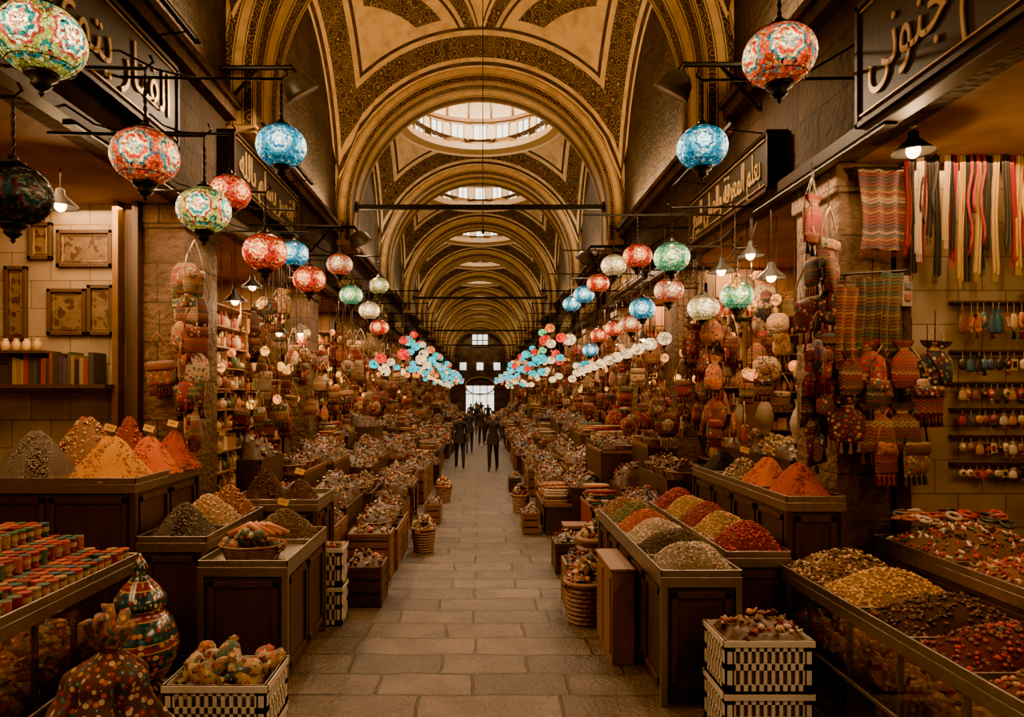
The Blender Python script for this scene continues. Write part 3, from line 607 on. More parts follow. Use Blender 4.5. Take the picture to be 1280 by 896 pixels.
# ------------------------------------------------------------------ goods
PACK=lathe([(0,1.),(.55,.8),(.35,.68),(.8,.3),(.85,-.2),(.5,-.65),(.45,-.8),(0,-.95)],8,.6)
pileP=np.array([(.42,.26,.1),(.5,.38,.22),(.3,.018,.01),(.4,.1,.02),(.1,.035,.015),(.18,.15,.04),(.45,.18,.03),(.55,.44,.3),(.05,.02,.012),(.22,.012,.012),(.04,.08,.06),(.14,.05,.02),(.3,.12,.04)])*.85
def pile(mb,x0,x1,y0,y1,z,h,size,dens=1.,pal=pileP,mat=1,slope=0.,sgn=1):
    if x1-x0<.05 or y1-y0<.05: return
    n=10;cx,cy,rx,ry=(x0+x1)/2,(y0+y1)/2,(x1-x0)/2,(y1-y0)/2
    p1,p2=rng.uniform(0,6,2)
    f=lambda u,v:(h*(1+.3*np.sin(3*u+p1)*np.cos(4*v+p2))+slope*(sgn*u+1)/2)*np.clip(1-v**6,0,1)*np.clip(1-u**8,0,1)
    t=grid_t(n,n,lambda a,b:(cx+(2*a-1)*rx,cy+(2*b-1)*ry,z+.003+float(f(2*a-1,2*b-1))))
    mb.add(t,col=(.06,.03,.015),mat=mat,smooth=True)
    k=int(dens*4*rx*ry/(size*size)*.62);u=rng.uniform(-1,1,k);v=rng.uniform(-1,1,k)
    L=np.stack([cx+u*rx,cy+v*ry,z+f(u,v)+size*.2+rng.uniform(0,size*.7,k)],1)
    cell=(np.floor((u+1)*1.6)+3*np.floor((v+1)*1.9)+rng.integers(0,7)).astype(int)
    base=pal[(cell*5+3)%len(pal)];rnd=pal[rng.integers(0,len(pal),k)];sel=rng.uniform(size=(k,1))<.6
    col=np.clip(np.where(sel,base,rnd)*rng.uniform(.5,1.25,(k,1)),0,1)
    h1,h2=k//3,2*k//3;S=size*.6*rng.uniform(.6,1.25,(k,1));R=Rrand(k)
    mb.many(PACK,L[:h1],R[:h1],S[:h1]*np.array([[.8,.8,1.1]]),col[:h1],mat,True)
    mb.many(GRAIN,L[h1:h2],R[h1:h2],S[h1:h2]*np.array([[.9,.8,.6]]),col[h1:h2],mat,True)
    mb.many(BOX,L[h2:],R[h2:],S[h2:]*np.array([[1.9,1.1,.5]]),col[h2:],mat)
def crate_geo(mb,x0,x1,y0,y1,z0,z1,mat,col,n=5):
    t=.018;hh=(z1-z0)/n
    for k in range(n):
        a=z0+k*hh+hh*.12;b=z0+(k+1)*hh-hh*.1
        mb.box(x0,x1,y0,y0+t,a,b,col,mat);mb.box(x0,x1,y1-t,y1,a,b,col,mat);mb.box(x0,x0+t,y0,y1,a,b,col,mat);mb.box(x1-t,x1,y0,y1,a,b,col,mat)
    for xx in(x0-.006,x1-.03+.006):
        for yy in(y0-.006,y1-.03+.006): mb.box(xx,xx+.03,yy,yy+.03,z0,z1,col,mat)
    mb.box(x0+t,x1-t,y0+t,y1-t,z0+.01,z0+.03,col,mat)
    rim(mb,x0,x1,y0,y1,z1,col,mat)
def rim(mb,x0,x1,y0,y1,z1,col,mat,t=.018):
    mb.box(x0-.008,x1+.008,y0-.008,y0+t,z1-.04,z1,col,mat);mb.box(x0-.008,x1+.008,y1-t,y1+.008,z1-.04,z1,col,mat);mb.box(x0-.008,x0+t,y0,y1,z1-.04,z1,col,mat);mb.box(x1-t,x1+.008,y0,y1,z1-.04,z1,col,mat)
def lattice_crate(mb,x0,x1,y0,y1,z0,z1,mat):
    col=(.5,.4,.3);t=.014;H=z1-z0
    for (ax,c) in(('y',y0),('y',y1-t),('x',x0),('x',x1-t)):
        a,b=(x0,x1) if ax=='y' else (y0,y1);n=max(4,int((b-a-.12)/.05))
        def bx(p,q,r,s):
            if ax=='y': mb.box(p,q,c,c+t,r,s,col,mat)
            else: mb.box(c,c+t,p,q,r,s,col,mat)
        bx(a,b,z0,z0+H*.16);bx(a,b,z0+H*.44,z0+H*.56);bx(a,b,z0+H*.8,z1);bx(a,a+.06,z0,z1);bx(b-.06,b,z0,z1)
        for k in range(n+1):
            p=a+.06+(b-a-.12)*k/n;bx(p-.011,p+.011,z0,z1)
    mb.box(x0,x1,y0,y1,z0,z0+.015,col,mat);rim(mb,x0,x1,y0,y1,z1,col,mat)
def basket_geo(mb,x,y,z,r,h,mat,sy=1.):
    n=26
    for k in range(9):
        a=k/9;rr=r*(.8+.2*a)
        V=tube([(rr*math.cos(t)*(1+.03*((i+k)%2)),rr*math.sin(t)*sy*(1+.03*((i+k)%2)),h*(a+.05)) for i,t in enumerate(np.linspace(0,2*PI,n+1))],h*.058,5);mb.add(V,(x,y,z),col=(.16,.07,.022),mat=mat)
    for i in range(0,n,2):
        t=2*PI*i/n;mb.add(tube([(r*.82*math.cos(t),r*.82*math.sin(t)*sy,0),(r*1.03*math.cos(t),r*1.03*math.sin(t)*sy,h)],.008,4),(x,y,z),col=(.12,.05,.018),mat=mat)
    V=tube([(r*1.04*math.cos(t),r*1.04*math.sin(t)*sy,h) for t in np.linspace(0,2*PI,n+1)],h*.07,6);mb.add(V,(x,y,z),col=(.2,.09,.03),mat=mat,smooth=True)
    mb.add(lathe([(0,.02),(r*.78,.02)],20,sy),(x,y,z),col=(.1,.05,.02),mat=mat)
pk=np.array([(.4,.24,.08),(.36,.03,.012),(.04,.09,.06),(.45,.34,.2),(.25,.1,.02)])
def packets(mb,x0,x1,y0,y1,z,h,size,n,mat):
    u=rng.uniform(-1,1,n);v=rng.uniform(-1,1,n);L=np.stack([(x0+x1)/2+u*(x1-x0)/2,(y0+y1)/2+v*(y1-y0)/2,z+h*(1-u*u)*(1-v*v)+size*.35],1)
    mb.many(SACK,L,Rrand(n),(size*.8,size*.8,size*1.3),jit(pk,n),mat,True)
def crate(x0,x1,y0,y1,levels,H,top=.0,num=60,mats=None,goods='pile'):
    mb=MB()
    for k in range(levels): (crate_geo if mats else lattice_crate)(mb,x0,x1,y0,y1,k*H,(k+1)*H-.006,0,*(((.5,.4,.3),6) if mats else ()))
    mb.box(x0+.03,x1-.03,y0+.03,y1-.03,.02,levels*H-.1,(.2,.15,.1) if not mats else (.05,.03,.02),3)
    z=levels*H-.06
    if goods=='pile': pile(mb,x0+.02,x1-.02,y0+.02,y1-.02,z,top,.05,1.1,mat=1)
    else: packets(mb,x0+.06,x1-.06,y0+.06,y1-.06,z,top,.17,num,2)
    mb.obj('wooden_crate' if mats else 'plastic_crate',[mats or M_crate,M_goods,M_floral,M_paint])
crate(-1.93,-1.3,4.15,4.62,2,.31,.1,22,goods='packets')
crate(-1.76,-1.42,7.0,7.33,2,.4,.03);crate(1.66,2.26,4.62,5.06,2,.36,.1,60)
crate(-1.68,-1.15,8.7,9.15,1,.6,.05,mats=M_wood2)
mb=MB();mb.box(1.16,1.36,6.0,6.75,0,.82);mb.box(1.14,1.37,5.98,6.77,.82,.85)
for a in(6.04,6.4): mb.box(1.145,1.165,a,a+.3,.08,.76)
mb.obj('wooden_cabinet',[M_wood2],bevel=.006)
def basket_obj(x,y,r,h,z=0.):
    mb=MB();basket_geo(mb,x,y,z,r,h,0);k=70;a=rng.uniform(0,2*PI,k);rr=r*np.sqrt(rng.uniform(0,1,k))
    L=np.stack([x+rr*np.cos(a),y+rr*np.sin(a),z+h-.03+.2*(1-(rr/r)**2)+rng.uniform(0,.03,k)],1);mb.many(PACK,L,Rrand(k),(.045,.045,.06),jit(pileP,k),1,True)
    mb.add(lathe([(r,h-.06),(r*.5,h+.08),(0,h+.14)],16),(x,y,z),col=(.1,.05,.025),mat=1)
    mb.obj('wicker_basket',[M_goods,M_goods])
def lowbox(x0,x1,y0,y1,h,w):
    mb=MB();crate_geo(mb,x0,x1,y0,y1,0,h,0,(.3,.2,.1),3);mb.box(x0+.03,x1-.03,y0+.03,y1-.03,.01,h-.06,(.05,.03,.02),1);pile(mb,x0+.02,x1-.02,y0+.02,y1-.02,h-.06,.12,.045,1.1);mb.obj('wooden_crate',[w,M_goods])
for x,y,r,h in((1.1,7.15,.2,.42),(1.4,8.3,.2,.62),(-.85,10.3,.17,.35),(.82,13.7,.17,.34),(-.8,15.,.17,.34)): basket_obj(x,y,r,h)
lowbox(.95,1.33,7.5,7.95,.5,M_wood2);lowbox(-1.5,-1.1,7.6,8.1,.45,M_wood);lowbox(1.0,1.4,9.0,9.5,.4,M_wood);lowbox(.72,1.0,11.5,12.0,.36,M_wood2);lowbox(-1.0,-.72,12.4,12.9,.36,M_wood2);lowbox(.7,.99,16.4,16.9,.34,M_wood)
mb=MB();basket_geo(mb,-1.93,5.78,1.0,.26,.12,0,.8);packets(mb,-2.1,-1.75,5.66,5.92,1.05,.1,.15,14,1)
for k in range(4): mb.add(tube([(-2.12+.05*k,5.75+.05*k,1.2),(-1.95+.05*k,5.8,1.27),(-1.78+.05*k,5.7+.04*k,1.2)],[.02,.035,.02],8),col=(.4,.12,.03),mat=0,smooth=True)
mb.obj('gift_basket',[M_goods,M_floral])
mb=MB();mb.box(1.22,1.6,9.9,10.25,.42,.46);
for a in(1.25,1.54):
    for b in(9.93,10.19): mb.box(a,a+.035,b,b+.035,0,.42)
for z in(.12,.3): mb.box(1.25,1.575,9.94,9.96,z,z+.03);mb.box(1.26,1.28,9.94,10.22,z,z+.03);mb.box(1.54,1.56,9.94,10.22,z,z+.03)
mb.obj('wooden_stool',[M_wood2])
counter('glass_display_case',-3.5,-2.5,3.1,5.0,1.18,1,'glass')
mb=MB();TIN=lathe([(0,1),(.9,1),(1,.96),(1,.86),(.94,.84),(.94,.1),(1,.06),(1,0),(0,0)],14)
tc=[(.26,.02,.012),(.32,.06,.015),(.02,.07,.08),(.25,.15,.05),(.16,.012,.012),(.04,.09,.05)]
y=3.2
while y<4.95:
    x=-2.58
    while x>-3.45:
        for lv in range(1+(x<-2.85)+(x<-3.15)):
            if rng.uniform()<.93:
                c=tc[rng.integers(0,6)];mb.add(TIN,(x+rng.uniform(-.006,.006),y,1.18+.092*lv),None,(.036,.036,.088),c,0,False);mb.add(lathe([(.99,0),(.99,.35)],14),(x,y,1.18+.03+.092*lv),None,(.036,.036,.09),(.36,.24,.12),0)
                mb.add(lathe([(0,1.02),(1.02,1.01),(1.02,.88)],14),(x,y,1.18+.092*lv),None,(.036,.036,.088),tc[(rng.integers(0,6))],0)
        x-=.083
    y+=.083
mb.obj('tea_tin_collection',[m_attr('tin_paint',.35,80,.6),M_brass])
mb=MB();mb.box(-2.42,-1.98,4.2,4.62,0,.46,mat=1);mb.obj('low_plinth',[M_wood,M_wood],bevel=.01)
def m_urn():
    m,nt,o=newmat('painted_ceramic');v=objc(nt);s=nd(nt,'SeparateXYZ',None,Vector=v);z=s.outputs[2];th=mt(nt,'ARCTAN2',s.outputs[1],s.outputs[0])
    uv=nd(nt,'CombineXYZ',None,X=mt(nt,'MULTIPLY',th,.2),Y=z).outputs[0]
    vo=nd(nt,'TexVoronoi',{'feature':'F1'},Vector=uv,Scale=26.,Randomness=.45);d=vo.outputs['Distance'];cr=nd(nt,'SeparateColor',None,Color=vo.outputs['Color']).outputs[0]
    f=mt(nt,'FRACT',mt(nt,'MULTIPLY',z,5.5));c=mixc(nt,mt(nt,'GREATER_THAN',f,.72),(.012,.045,.05),(.16,.02,.01))
    hs=ramp(nt,cr,TXP);c=mixc(nt,mt(nt,'LESS_THAN',d,.42),c,hs);c=mixc(nt,mt(nt,'LESS_THAN',d,.12),c,(.5,.36,.16));c=mixc(nt,mt(nt,'MAXIMUM',band(nt,f,.69,.73),mt(nt,'GREATER_THAN',f,.97)),c,(.45,.25,.06))
    finish(nt,o,c,.2,0,None,Coat_Weight=.5);return m
mb=MB();mb.add(lathe([(0,0),(.13,0),(.14,.03),(.11,.06),(.17,.12),(.225,.22),(.235,.33),(.2,.45),(.15,.51),(.13,.54),(.16,.56),(.165,.58),(.15,.62),(.11,.68),(.055,.74),(.03,.77),(.05,.8),(.035,.84),(.015,.87),(0,.9)],40),smooth=True);mb.obj('ceramic_urn',[m_urn()],(-2.2,4.42,.46))
mb=MB();mb.box(-2.25,-1.65,3.3,3.8,0,.5,mat=1);mb.obj('low_plinth',[M_wood,M_wood],bevel=.01)
mb=MB()
def bun(a,b):
    t=2*PI*a;r=.34*(1-b)**.9*(1+.2*math.sin(5*t+4*b)*(1-b*.5)+.1*math.sin(11*t+2*b)+.05*math.sin(17*t))+.06*math.exp(-((b-.75)/.12)**2)+.03
    return (r*math.cos(t)+.05*b*b,r*math.sin(t)*.9,b**.9*.58)
mb.add(grid_t(96,24,bun),smooth=True,col=(.07,.025,.015))
for q in range(7):
    a=q*.9;mb.add(tube([(.03,0,.54),(.03+.06*math.cos(a),.06*math.sin(a),.62+.03*(q%2)),(.03+.1*math.cos(a+.3),.1*math.sin(a+.3),.68+.04*(q%3)),(.03+.15*math.cos(a+.5),.15*math.sin(a+.5),.7+.03*(q%3))],[.03,.035,.03,.006],8),col=(.2,.09,.03),smooth=True)
for q in range(8):
    a=q*.8;mb.add(SACK,(.25*math.cos(a),.25*math.sin(a),.07),Rz(a)@Rx(1.2),(.24,.24,.3),jit(pk,1)[0]*.5,smooth=True)
mb.obj('wrapped_textile_bundle',[M_floral],(-1.96,3.55,.5))
# mid stalls
FOLD=lathe([(0,.5),(.5,.45),(.55,0),(.5,-.45),(0,-.5)],8,.7)
def stall(s,e,y0,y1,hi):
    mb=MB();zs=.42+rng.uniform(0,.28)
    w1=rng.uniform(.45,.75);w2=rng.uniform(.45,.7)
    if e>1.5: w1*=.65;w2*=.6
    tiers=[(e,e+w1,zs),(e+w1,e+w1+w2,zs+rng.uniform(.25,.4)),(e+w1+w2,2.95,zs+rng.uniform(.65,.95))]
    for i,(a,b,z) in enumerate(tiers):
        x0,x1=sorted((s*a,s*b));w=0 if rng.uniform()<.6 else 4
        if i==0:
            c=rng.integers(0,4);yc=(y0+y1)/2
            if c==0:
                mb.box(x0,x1,y0+.02,y1-.02,z-.05,z,mat=w)
                for xx in(x0+.02,x1-.06):
                    for yy in(y0+.04,y1-.08): mb.box(xx,xx+.04,yy,yy+.04,0,z-.05,mat=w)
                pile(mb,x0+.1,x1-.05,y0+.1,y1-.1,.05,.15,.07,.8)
            elif c==1:
                crate_geo(mb,x0,x1,y0+.03,yc-.01,0,z,4,(.3,.2,.1),3);crate_geo(mb,x0,x1,yc+.01,y1-.03,0,z,4,(.3,.2,.1),4);mb.box(x0+.02,x1-.02,y0+.05,y1-.05,.01,z-.04,mat=0)
            elif c==2:
                mb.box(x0+.05,x1,y0+.04,y1-.04,0,z-.02,mat=0)
                f=tpl(*[[(s*(a+.02+.012*math.sin(q*2.1)),y0+(y1-y0)*q/24,zz) for zz in(z+.01,.12) for q in range(25)],[(q,q+1,26+q,25+q) for q in range(24)]]);mb.add(f,col=jit([(.15,.02,.01),(.25,.14,.06),(.05,.03,.02)],1)[0],mat=5,smooth=True)
            else:
                mb.box(x0+.03,x1,y0+.04,y1-.04,0,z-.03,mat=w);mb.box(x0,x1,y0+.01,y1-.01,z-.03,z+.01,mat=w)
                for q in range(3):
                    aa=y0+.08+(y1-y0-.16)*q/3;fx=s*(a+.02);mb.box(fx-.012,fx+.012,aa+.02,aa+(y1-y0-.16)/3-.02,.08,z-.1,mat=w)
        else:
            mb.box(x0,x1,y0+.01,y1-.01,0,z,mat=0)
        t=.02;fx=s*a
        mb.box(*sorted((fx,fx+s*t)),y0,y1,z,z+.05,mat=w);mb.box(x0,x1,y0,y0+t,z,z+.05,mat=w)
        r=rng.uniform();sz=(.045 if hi else .07)*(.8+.5*rng.uniform())
        if r<.3 and hi:
            n=2+(y1-y0>1.2)
            for q in range(n):
                cy=y0+(y1-y0)*(q+.5)/n;basket_geo(mb,(x0+x1)/2,cy,z,min(.25,(y1-y0)/n/2,(x1-x0)/2),.13,3);pile(mb,x0+.1,x1-.1,cy-.16,cy+.16,z+.06,.14,.045,1.1)
        elif r<.45:
            q=y0+.1
            while q<y1-.12:
                hgt=rng.integers(3,8)
                for zz in range(hgt): mb.add(FOLD,((x0+x1)/2+rng.uniform(-.02,.02),q+.06,z+.03+.045*zz),Rz(rng.uniform(-.1,.1)),(abs(x1-x0)*.8,.16,.045),jit(pileP,1)[0],5 if zz%2 else 6,True)
                q+=.19
        else:
            m=y0+(y1-y0)*rng.uniform(.3,.7)
            for q0,q1 in((y0+.03,m-.01),(m+.01,y1-.02)): pile(mb,x0+.02,x1-.02,q0,q1,z,.08+rng.uniform(0,.2),sz*rng.uniform(.8,1.3),1.1,slope=.15,sgn=s)
    mb.obj('market_stall',[M_wood,M_goods,M_steel,M_goods,M_wood2,M_cloth,M_floral])
for s,ys in((-1,9.25),(1,8.55)):
    y=ys
    while y<55:
        L=rng.uniform(.95,1.7)*(1 if y<20 else 1.5);e=1.08+rng.uniform(-.04,.25)
        if s>0 and y<10.6: e=1.65
        stall(s,e,y,y+L-rng.uniform(.03,.12),y<19);y+=L
stall(-1,1.78,8.25,9.2,True)
# ------------------------------------------------------------------ hanging goods
POUCH=lathe([(.12,.06),(.1,.02),(.045,-.02),(.08,-.05),(.13,-.11),(.155,-.2),(.16,-.28),(.145,-.34),(.09,-.365),(0,-.37)],20,.3,.12,7,(-.14,.1))
TASS=lathe([(0,0),(.012,-.01),(.016,-.03),(.01,-.035),(.022,-.12),(0,-.12)],6)
def satch():
    N=12;V=[];F=[]
    for sd in(-1,1):
        for j in range(N+1):
            for i in range(N+1):
                u=2*i/N-1;v=2*j/N-1;k=(1-abs(u)**4)*(1-abs(v)**4);e=1-.07*(1-v)*0.5
                V.append((u*.15*e*(1-.04*v*v),sd*.045*max(0,k)**.6,-.14+v*.14*(1-.06*u*u)))
    for q in range(2):
        o=q*(N+1)**2
        F+=[(o+j*(N+1)+i,o+j*(N+1)+i+1,o+(j+1)*(N+1)+i+1,o+(j+1)*(N+1)+i) for j in range(N) for i in range(N)]
    return tpl(V,F)
SATCH=satch()
STRAP=tube([(-.14,0,-.02),(-.11,0,.12),(-.03,0,.26),(0,0,.3),(.03,0,.26),(.11,0,.12),(.14,0,-.02)],.009,5)
GOURD=lathe([(0,.02),(.015,0),(.015,-.05),(.045,-.1),(.05,-.14),(.035,-.18),(.07,-.23),(.09,-.3),(.075,-.37),(.03,-.4),(0,-.41)],12)
ROUND=lathe([(0,.17),(.1,.16),(.17,.08),(.17,0),(.17,-.08),(.1,-.16),(0,-.17)],16,.3)
HC=[(.3,.02,.012),(.14,.012,.01),(.4,.1,.02),(.38,.22,.08),(.02,.03,.045),(.2,.065,.02),(.03,.07,.035),(.42,.3,.17),(.04,.018,.012)]
KIND=(1,1,1,0,1,3,0,1)
def hang(mb,x,y,z,k,size,top,col):
    R=Rz(rng.uniform(-.5,.5)+(rng.choice([0,PI/2,PI/4]) if abs(x)<3.1 else 0))@Ry(rng.uniform(-.1,.1));m=int(rng.integers(0,2));col=np.array(col)*rng.uniform(.6,1.3);s3=(size,)*3
    c2=np.array(HC[rng.integers(0,9)])
    if k==0:
        mb.add(POUCH,(x,y,z),R,s3,col,m,True);mb.add(lathe([(.052,-.01),(.056,-.02),(.052,-.03)],10,.34),(x,y,z),R,s3,(.4,.25,.06),3)
        for dx in(-.11,-.04,.04,.11): mb.add(TASS,np.array([x,y,z])+R@np.array([dx*size,0,(-.33 if abs(dx)>.1 else -.35)*size]),R,s3,c2,3,True)
        mb.add(tube([(-.05,0,-.02),(-.06,0,.1),(0,0,.22),(.06,0,.1),(.05,0,-.02)],.006,4),(x,y,z),R,s3,c2,3)
    elif k==1:
        mb.add(SATCH,(x,y,z-.22*size),R,s3,col,m,True);mb.add(STRAP,(x,y,z-.22*size),R,s3,c2,3,True)
        mb.add(xf(SATCH,(0,-.016,0),(.99,1,.42)),(x,y,z-.22*size),R,s3,c2,1-m,True)
        for q in range(9): mb.add(TASS,np.array([x,y,z-.22*size])+R@np.array([(-.12+.03*q)*size,0,(-.27)*size]),R,(size*.8,size*.8,size*.8),c2 if q%2 else col,3,True)
    elif k==2: mb.add(GOURD,(x,y,z),R,(size*.9,)*3,np.array((.4,.2,.07))*rng.uniform(.4,1.2),3,True)
    elif k==3:
        mb.add(ROUND,(x,y,z-.17*size),R,s3,col,m,True);mb.add(xf(ROUND,(0,-.02,0),(.55,1,.55)),(x,y,z-.17*size),R,s3,c2,1-m,True)
        for q in range(5): mb.add(TASS,np.array([x,y,z-.33*size])+R@np.array([.04*(q-2)*size,0,.03*abs(q-2)*size]),R,(size,size,size*1.6),c2,3,True)
    mb.add(BOX,(x,y,(z+top)/2+.01),None,(.005,.005,max(.02,top-z)),(.03,.02,.01),2)
def hang_cluster(name,items):
    mb=MB()
    for x,y,z,k,size,ci in items: hang(mb,x,y,z,k,size,min(4.4,z+.3),HC[ci])
    mb.obj(name,[M_kilim,M_floral,M_iron,M_goods])
rr=lambda a,b:rng.uniform(a,b)
kd=lambda:KIND[rng.integers(0,8)]
hang_cluster('hanging_bag_cluster',[(-3.02+rr(-.08,.08),7.1,3.9-.15*i,(1,3,1,0)[i%4],1.,(3,5,7,8,0)[i%5]) for i in range(12)]+[(-3.38,7.2,2.95,1,1.,5)])
it=[]
for i in range(46): it.append((-2.75-rr(0,.3),8.35+rr(0,3.9),rr(2.2,3.9),kd(),rr(.6,1.),(7,3,0,1,8,5)[rng.integers(0,6)]))
hang_cluster('hanging_bag_cluster',it)
hang_cluster('hanging_bag_cluster',[(2.9+rr(-.05,.15),5.85+rr(-.05,.15),4.2-.15*i,(1,0,1,1,3)[i%5],rr(.85,1.1),(1,0,4,8,5,1,4)[i%7]) for i in range(14)])
hang_cluster('hanging_bag_cluster',[(3.28+.1*i,5.82-.05*(i%2),2.78-.06*(i%3),(0,1,1)[i%3],.95,(0,4,5,0,8)[i%5]) for i in range(7)]+[(3.32+.12*i,5.76,2.25-.05*(i%2),i%2,1.,(5,0,8,3)[i]) for i in range(4)]+[(3.15,5.8,2.7,0,.9,1),(3.12,5.8,2.3,0,.9,1)])
it=[]
for i in range(28): it.append((2.5+rr(0,.45),7.9+rr(-.3,.5),rr(2.2,3.35),(0,0,1)[rng.integers(0,3)],rr(.75,1.),(0,2,2,5,1,0)[rng.integers(0,6)]))
for i in range(42): it.append((3.0+rr(0,.9),7.1+rr(0,3.6),rr(2.5,4.0),kd(),rr(.6,.9),(7,3,7,2,0,5)[rng.integers(0,6)]))
for i in range(16): it.append((2.5+rr(0,.3),9.+rr(0,1.8),rr(2.1,3.2),kd(),rr(.7,1.1),(7,3,0,1,8,5)[rng.integers(0,6)]))
hang_cluster('hanging_bag_cluster',it)
for s in(-1,1):
    for b in range(9):
        y0=(13. if s<0 else 11.3)+4.6*b;it=[]
        for i in range((54,46,36)[b] if b<3 else 26): it.append((s*(2.55+rr(0,.55)),y0+rr(0,4.4),rr(1.9,3.9),kd(),rr(.65,1.1),(7,3,7,0,1,5,2,8)[rng.integers(0,8)]))
        hang_cluster('hanging_bag_cluster',it)
for s,yy in((1,8.3),(1,12.5),(-1,9.5),(-1,14.2),(1,17),(-1,18.8),(1,22),(-1,24)):
    mb=MB()
    for i in range(20):
        x=s*(2.7+rr(0,.9));y=yy+rr(-1,2.2);z=rr(2.2,3.6);mb.add(SM,(x,y,z),None,(.06,.06,.075),(1,.36+rr(-.1,.1),.06),0,True);mb.add(BOX,(x,y,(z+4.4)/2),None,(.008,.008,4.4-z),mat=1)
    mb.obj('amber_lantern_cluster',[M_small,M_iron])
# shelves
JAR=lathe([(0,1),(.5,1),(.55,.9),(.5,.86),(.9,.7),(1,.4),(.9,.05),(.7,0)],10)
def shelf(name,org,u,o,length,z0,z1,n,depth=.25,dens=1.):
    u=np.array(u,float);o=np.array(o,float);org=np.array(org,float);R=np.stack([u,o,[0,0,1.]],1);mb=MB()
    def bx(a,b,c,d,e,f,mat,col=(.3,.3,.3)): mb.add(BOX,org+u*(a+b)/2+o*(c+d)/2+np.array([0,0,(e+f)/2]),R,(b-a,d-c,f-e),col,mat)
    H=(z1-z0)/n
    for k in range(n+1): bx(0,length,0,depth,z0+k*H-.012,z0+k*H+.012,0)
    for a in(0,length*.5,length): bx(a-.015,a+.015,0,depth,z0,z1,0)
    for k in range(n):
        a=.06
        while a<length-.08:
            w=rr(.07,.16);h=H*rr(.4,.8);c=jit(np.array([(.45,.26,.09),(.5,.36,.18),(.28,.03,.015),(.18,.08,.03),(.42,.16,.03),(.1,.1,.04)]),1)[0]
            if rng.uniform()<dens:
                p=org+u*(a+w/2)+o*(depth*.55)+np.array([0,0,z0+k*H+.012]);q=rng.uniform()
                if q<.5: mb.add(JAR,p,R,(w/2,w/2,h),c,1,True)
                elif q<.75: mb.add(SPH,p+np.array([0,0,h*.4]),R,(w/2,w/2,h*.4),c,1,True)
                else: mb.add(BOX,p+np.array([0,0,h/2]),R@Rz(rr(-.4,.4)),(w,w*.8,h),c,1)
            a+=w+.02
    mb.obj(name,[M_wood2,M_goods])
for i,(a,b) in enumerate(pilR[2:7]): shelf('goods_shelf',(3.7,a,0),(1,0,0),(0,-1,0),1.8,.9,3.9,10,.25)
for i,(a,b) in enumerate(pilL[2:7]): shelf('goods_shelf',(-5.5,a,0),(1,0,0),(0,-1,0),1.8,.9,3.9,10,.25)
for y in(7.0,11.9,16.5,21.2): shelf('goods_shelf',(5.58,y,0),(0,1,0),(-1,0,0),3.8,.9,3.9,8,.25)
for y in(8.3,13.5,18.1,22.8): shelf('goods_shelf',(-5.58,y,0),(0,1,0),(1,0,0),3.8,.9,3.9,8,.25)
shelf('goods_shelf',(-5.58,2.5,0),(0,1,0),(1,0,0),4.6,.9,3.9,7,.25)
shelf('goods_shelf',(-3.75,12.2,0),(0,-1,0),(1,0,0),3.6,1.,3.6,9,.2)
shelf('goods_shelf',(3.75,8.95,0),(0,1,0),(-1,0,0),1.9,1.,3.2,6,.3)
mb=MB();mb.box(3.16,3.7,6.95,8.9,0,1.7,mat=0);pile(mb,3.16,3.7,6.97,7.9,1.7,.16,.035,1.2,np.array([(.6,.48,.28),(.45,.25,.05)]));pile(mb,3.16,3.7,7.95,8.9,1.7,.16,.035,1.2,np.array([(.6,.5,.3),(.5,.4,.3),(.45,.2,.05)]));mb.obj('sweets_counter',[M_wood,M_goods])
VASE=lathe([(0,0),(.07,0),(.05,.04),(.1,.15),(.12,.27),(.08,.4),(.04,.48),(.06,.56),(.065,.57),(.05,.56)],20)
for x,y,z,h in((3.3,7.05,1.9,.8),(3.42,8.2,1.9,.9),(3.3,8.7,1.9,.8)):
    mb=MB();mb.add(VASE,(0,0,-.03),None,(h,h,h),(.36,.27,.17),smooth=True);mb.obj('ceramic_vase',[M_goods],(x,y,z))
# ------------------------------------------------------------------ left shop wall items
def picture(x,y,z,w,h):
    mb=MB();t=.04
    for b in((x-w/2,x+w/2,z-h/2,z-h/2+t),(x-w/2,x+w/2,z+h/2-t,z+h/2),(x-w/2,x-w/2+t,z-h/2,z+h/2),(x+w/2-t,x+w/2,z-h/2,z+h/2)): mb.box(b[0],b[1],y-.05,y,b[2],b[3],mat=0)
    mb.box(x-w/2+.02,x+w/2-.02,y-.02,y,z-h/2+.02,z+h/2-.02,mat=1)
    t+=.02
    for b in((x-w/2+t,x+w/2-t,z-h/2+t,z-h/2+t+.008),(x-w/2+t,x+w/2-t,z+h/2-t-.008,z+h/2-t),(x-w/2+t,x-w/2+t+.008,z-h/2+t,z+h/2-t),(x+w/2-t-.008,x+w/2-t,z-h/2+t,z+h/2-t)): mb.box(b[0],b[1],y-.028,y-.02,b[2],b[3],mat=2)
    mb.obj('framed_picture',[M_wood,M_pic,M_brass],bevel=.004)
for a in((-4.24,3.94,.6,.4),(-4.43,3.26,.42,.5),(-4.07,3.28,.28,.54),(-4.72,4.02,.26,.4),(-4.98,3.35,.24,.8)): picture(a[0],7.35,*a[1:])
mb=MB();mb.box(-5.5,-3.85,7.0,7.35,2.44,2.48,mat=0)
x=-4.88
while x<-4.05:
    w_=rr(.03,.06);h=rr(.24,.34);mb.box(x,x+w_-.003,7.06,7.3,2.48,2.48+h,jit(np.array([(.03,.02,.015),(.16,.02,.01),(.04,.04,.04),(.22,.13,.05),(.02,.035,.03)]),1)[0],1);x+=w_
mb.obj('book_shelf',[M_wood,M_paint])
mb=MB()
for i in range(7): mb.add(JAR,(-5.3+.11*i+rr(-.01,.01),7.15,2.83),None,(.045,.045,.13),jit(np.array([(.4,.2,.06),(.45,.28,.1)]),1)[0],0,True)
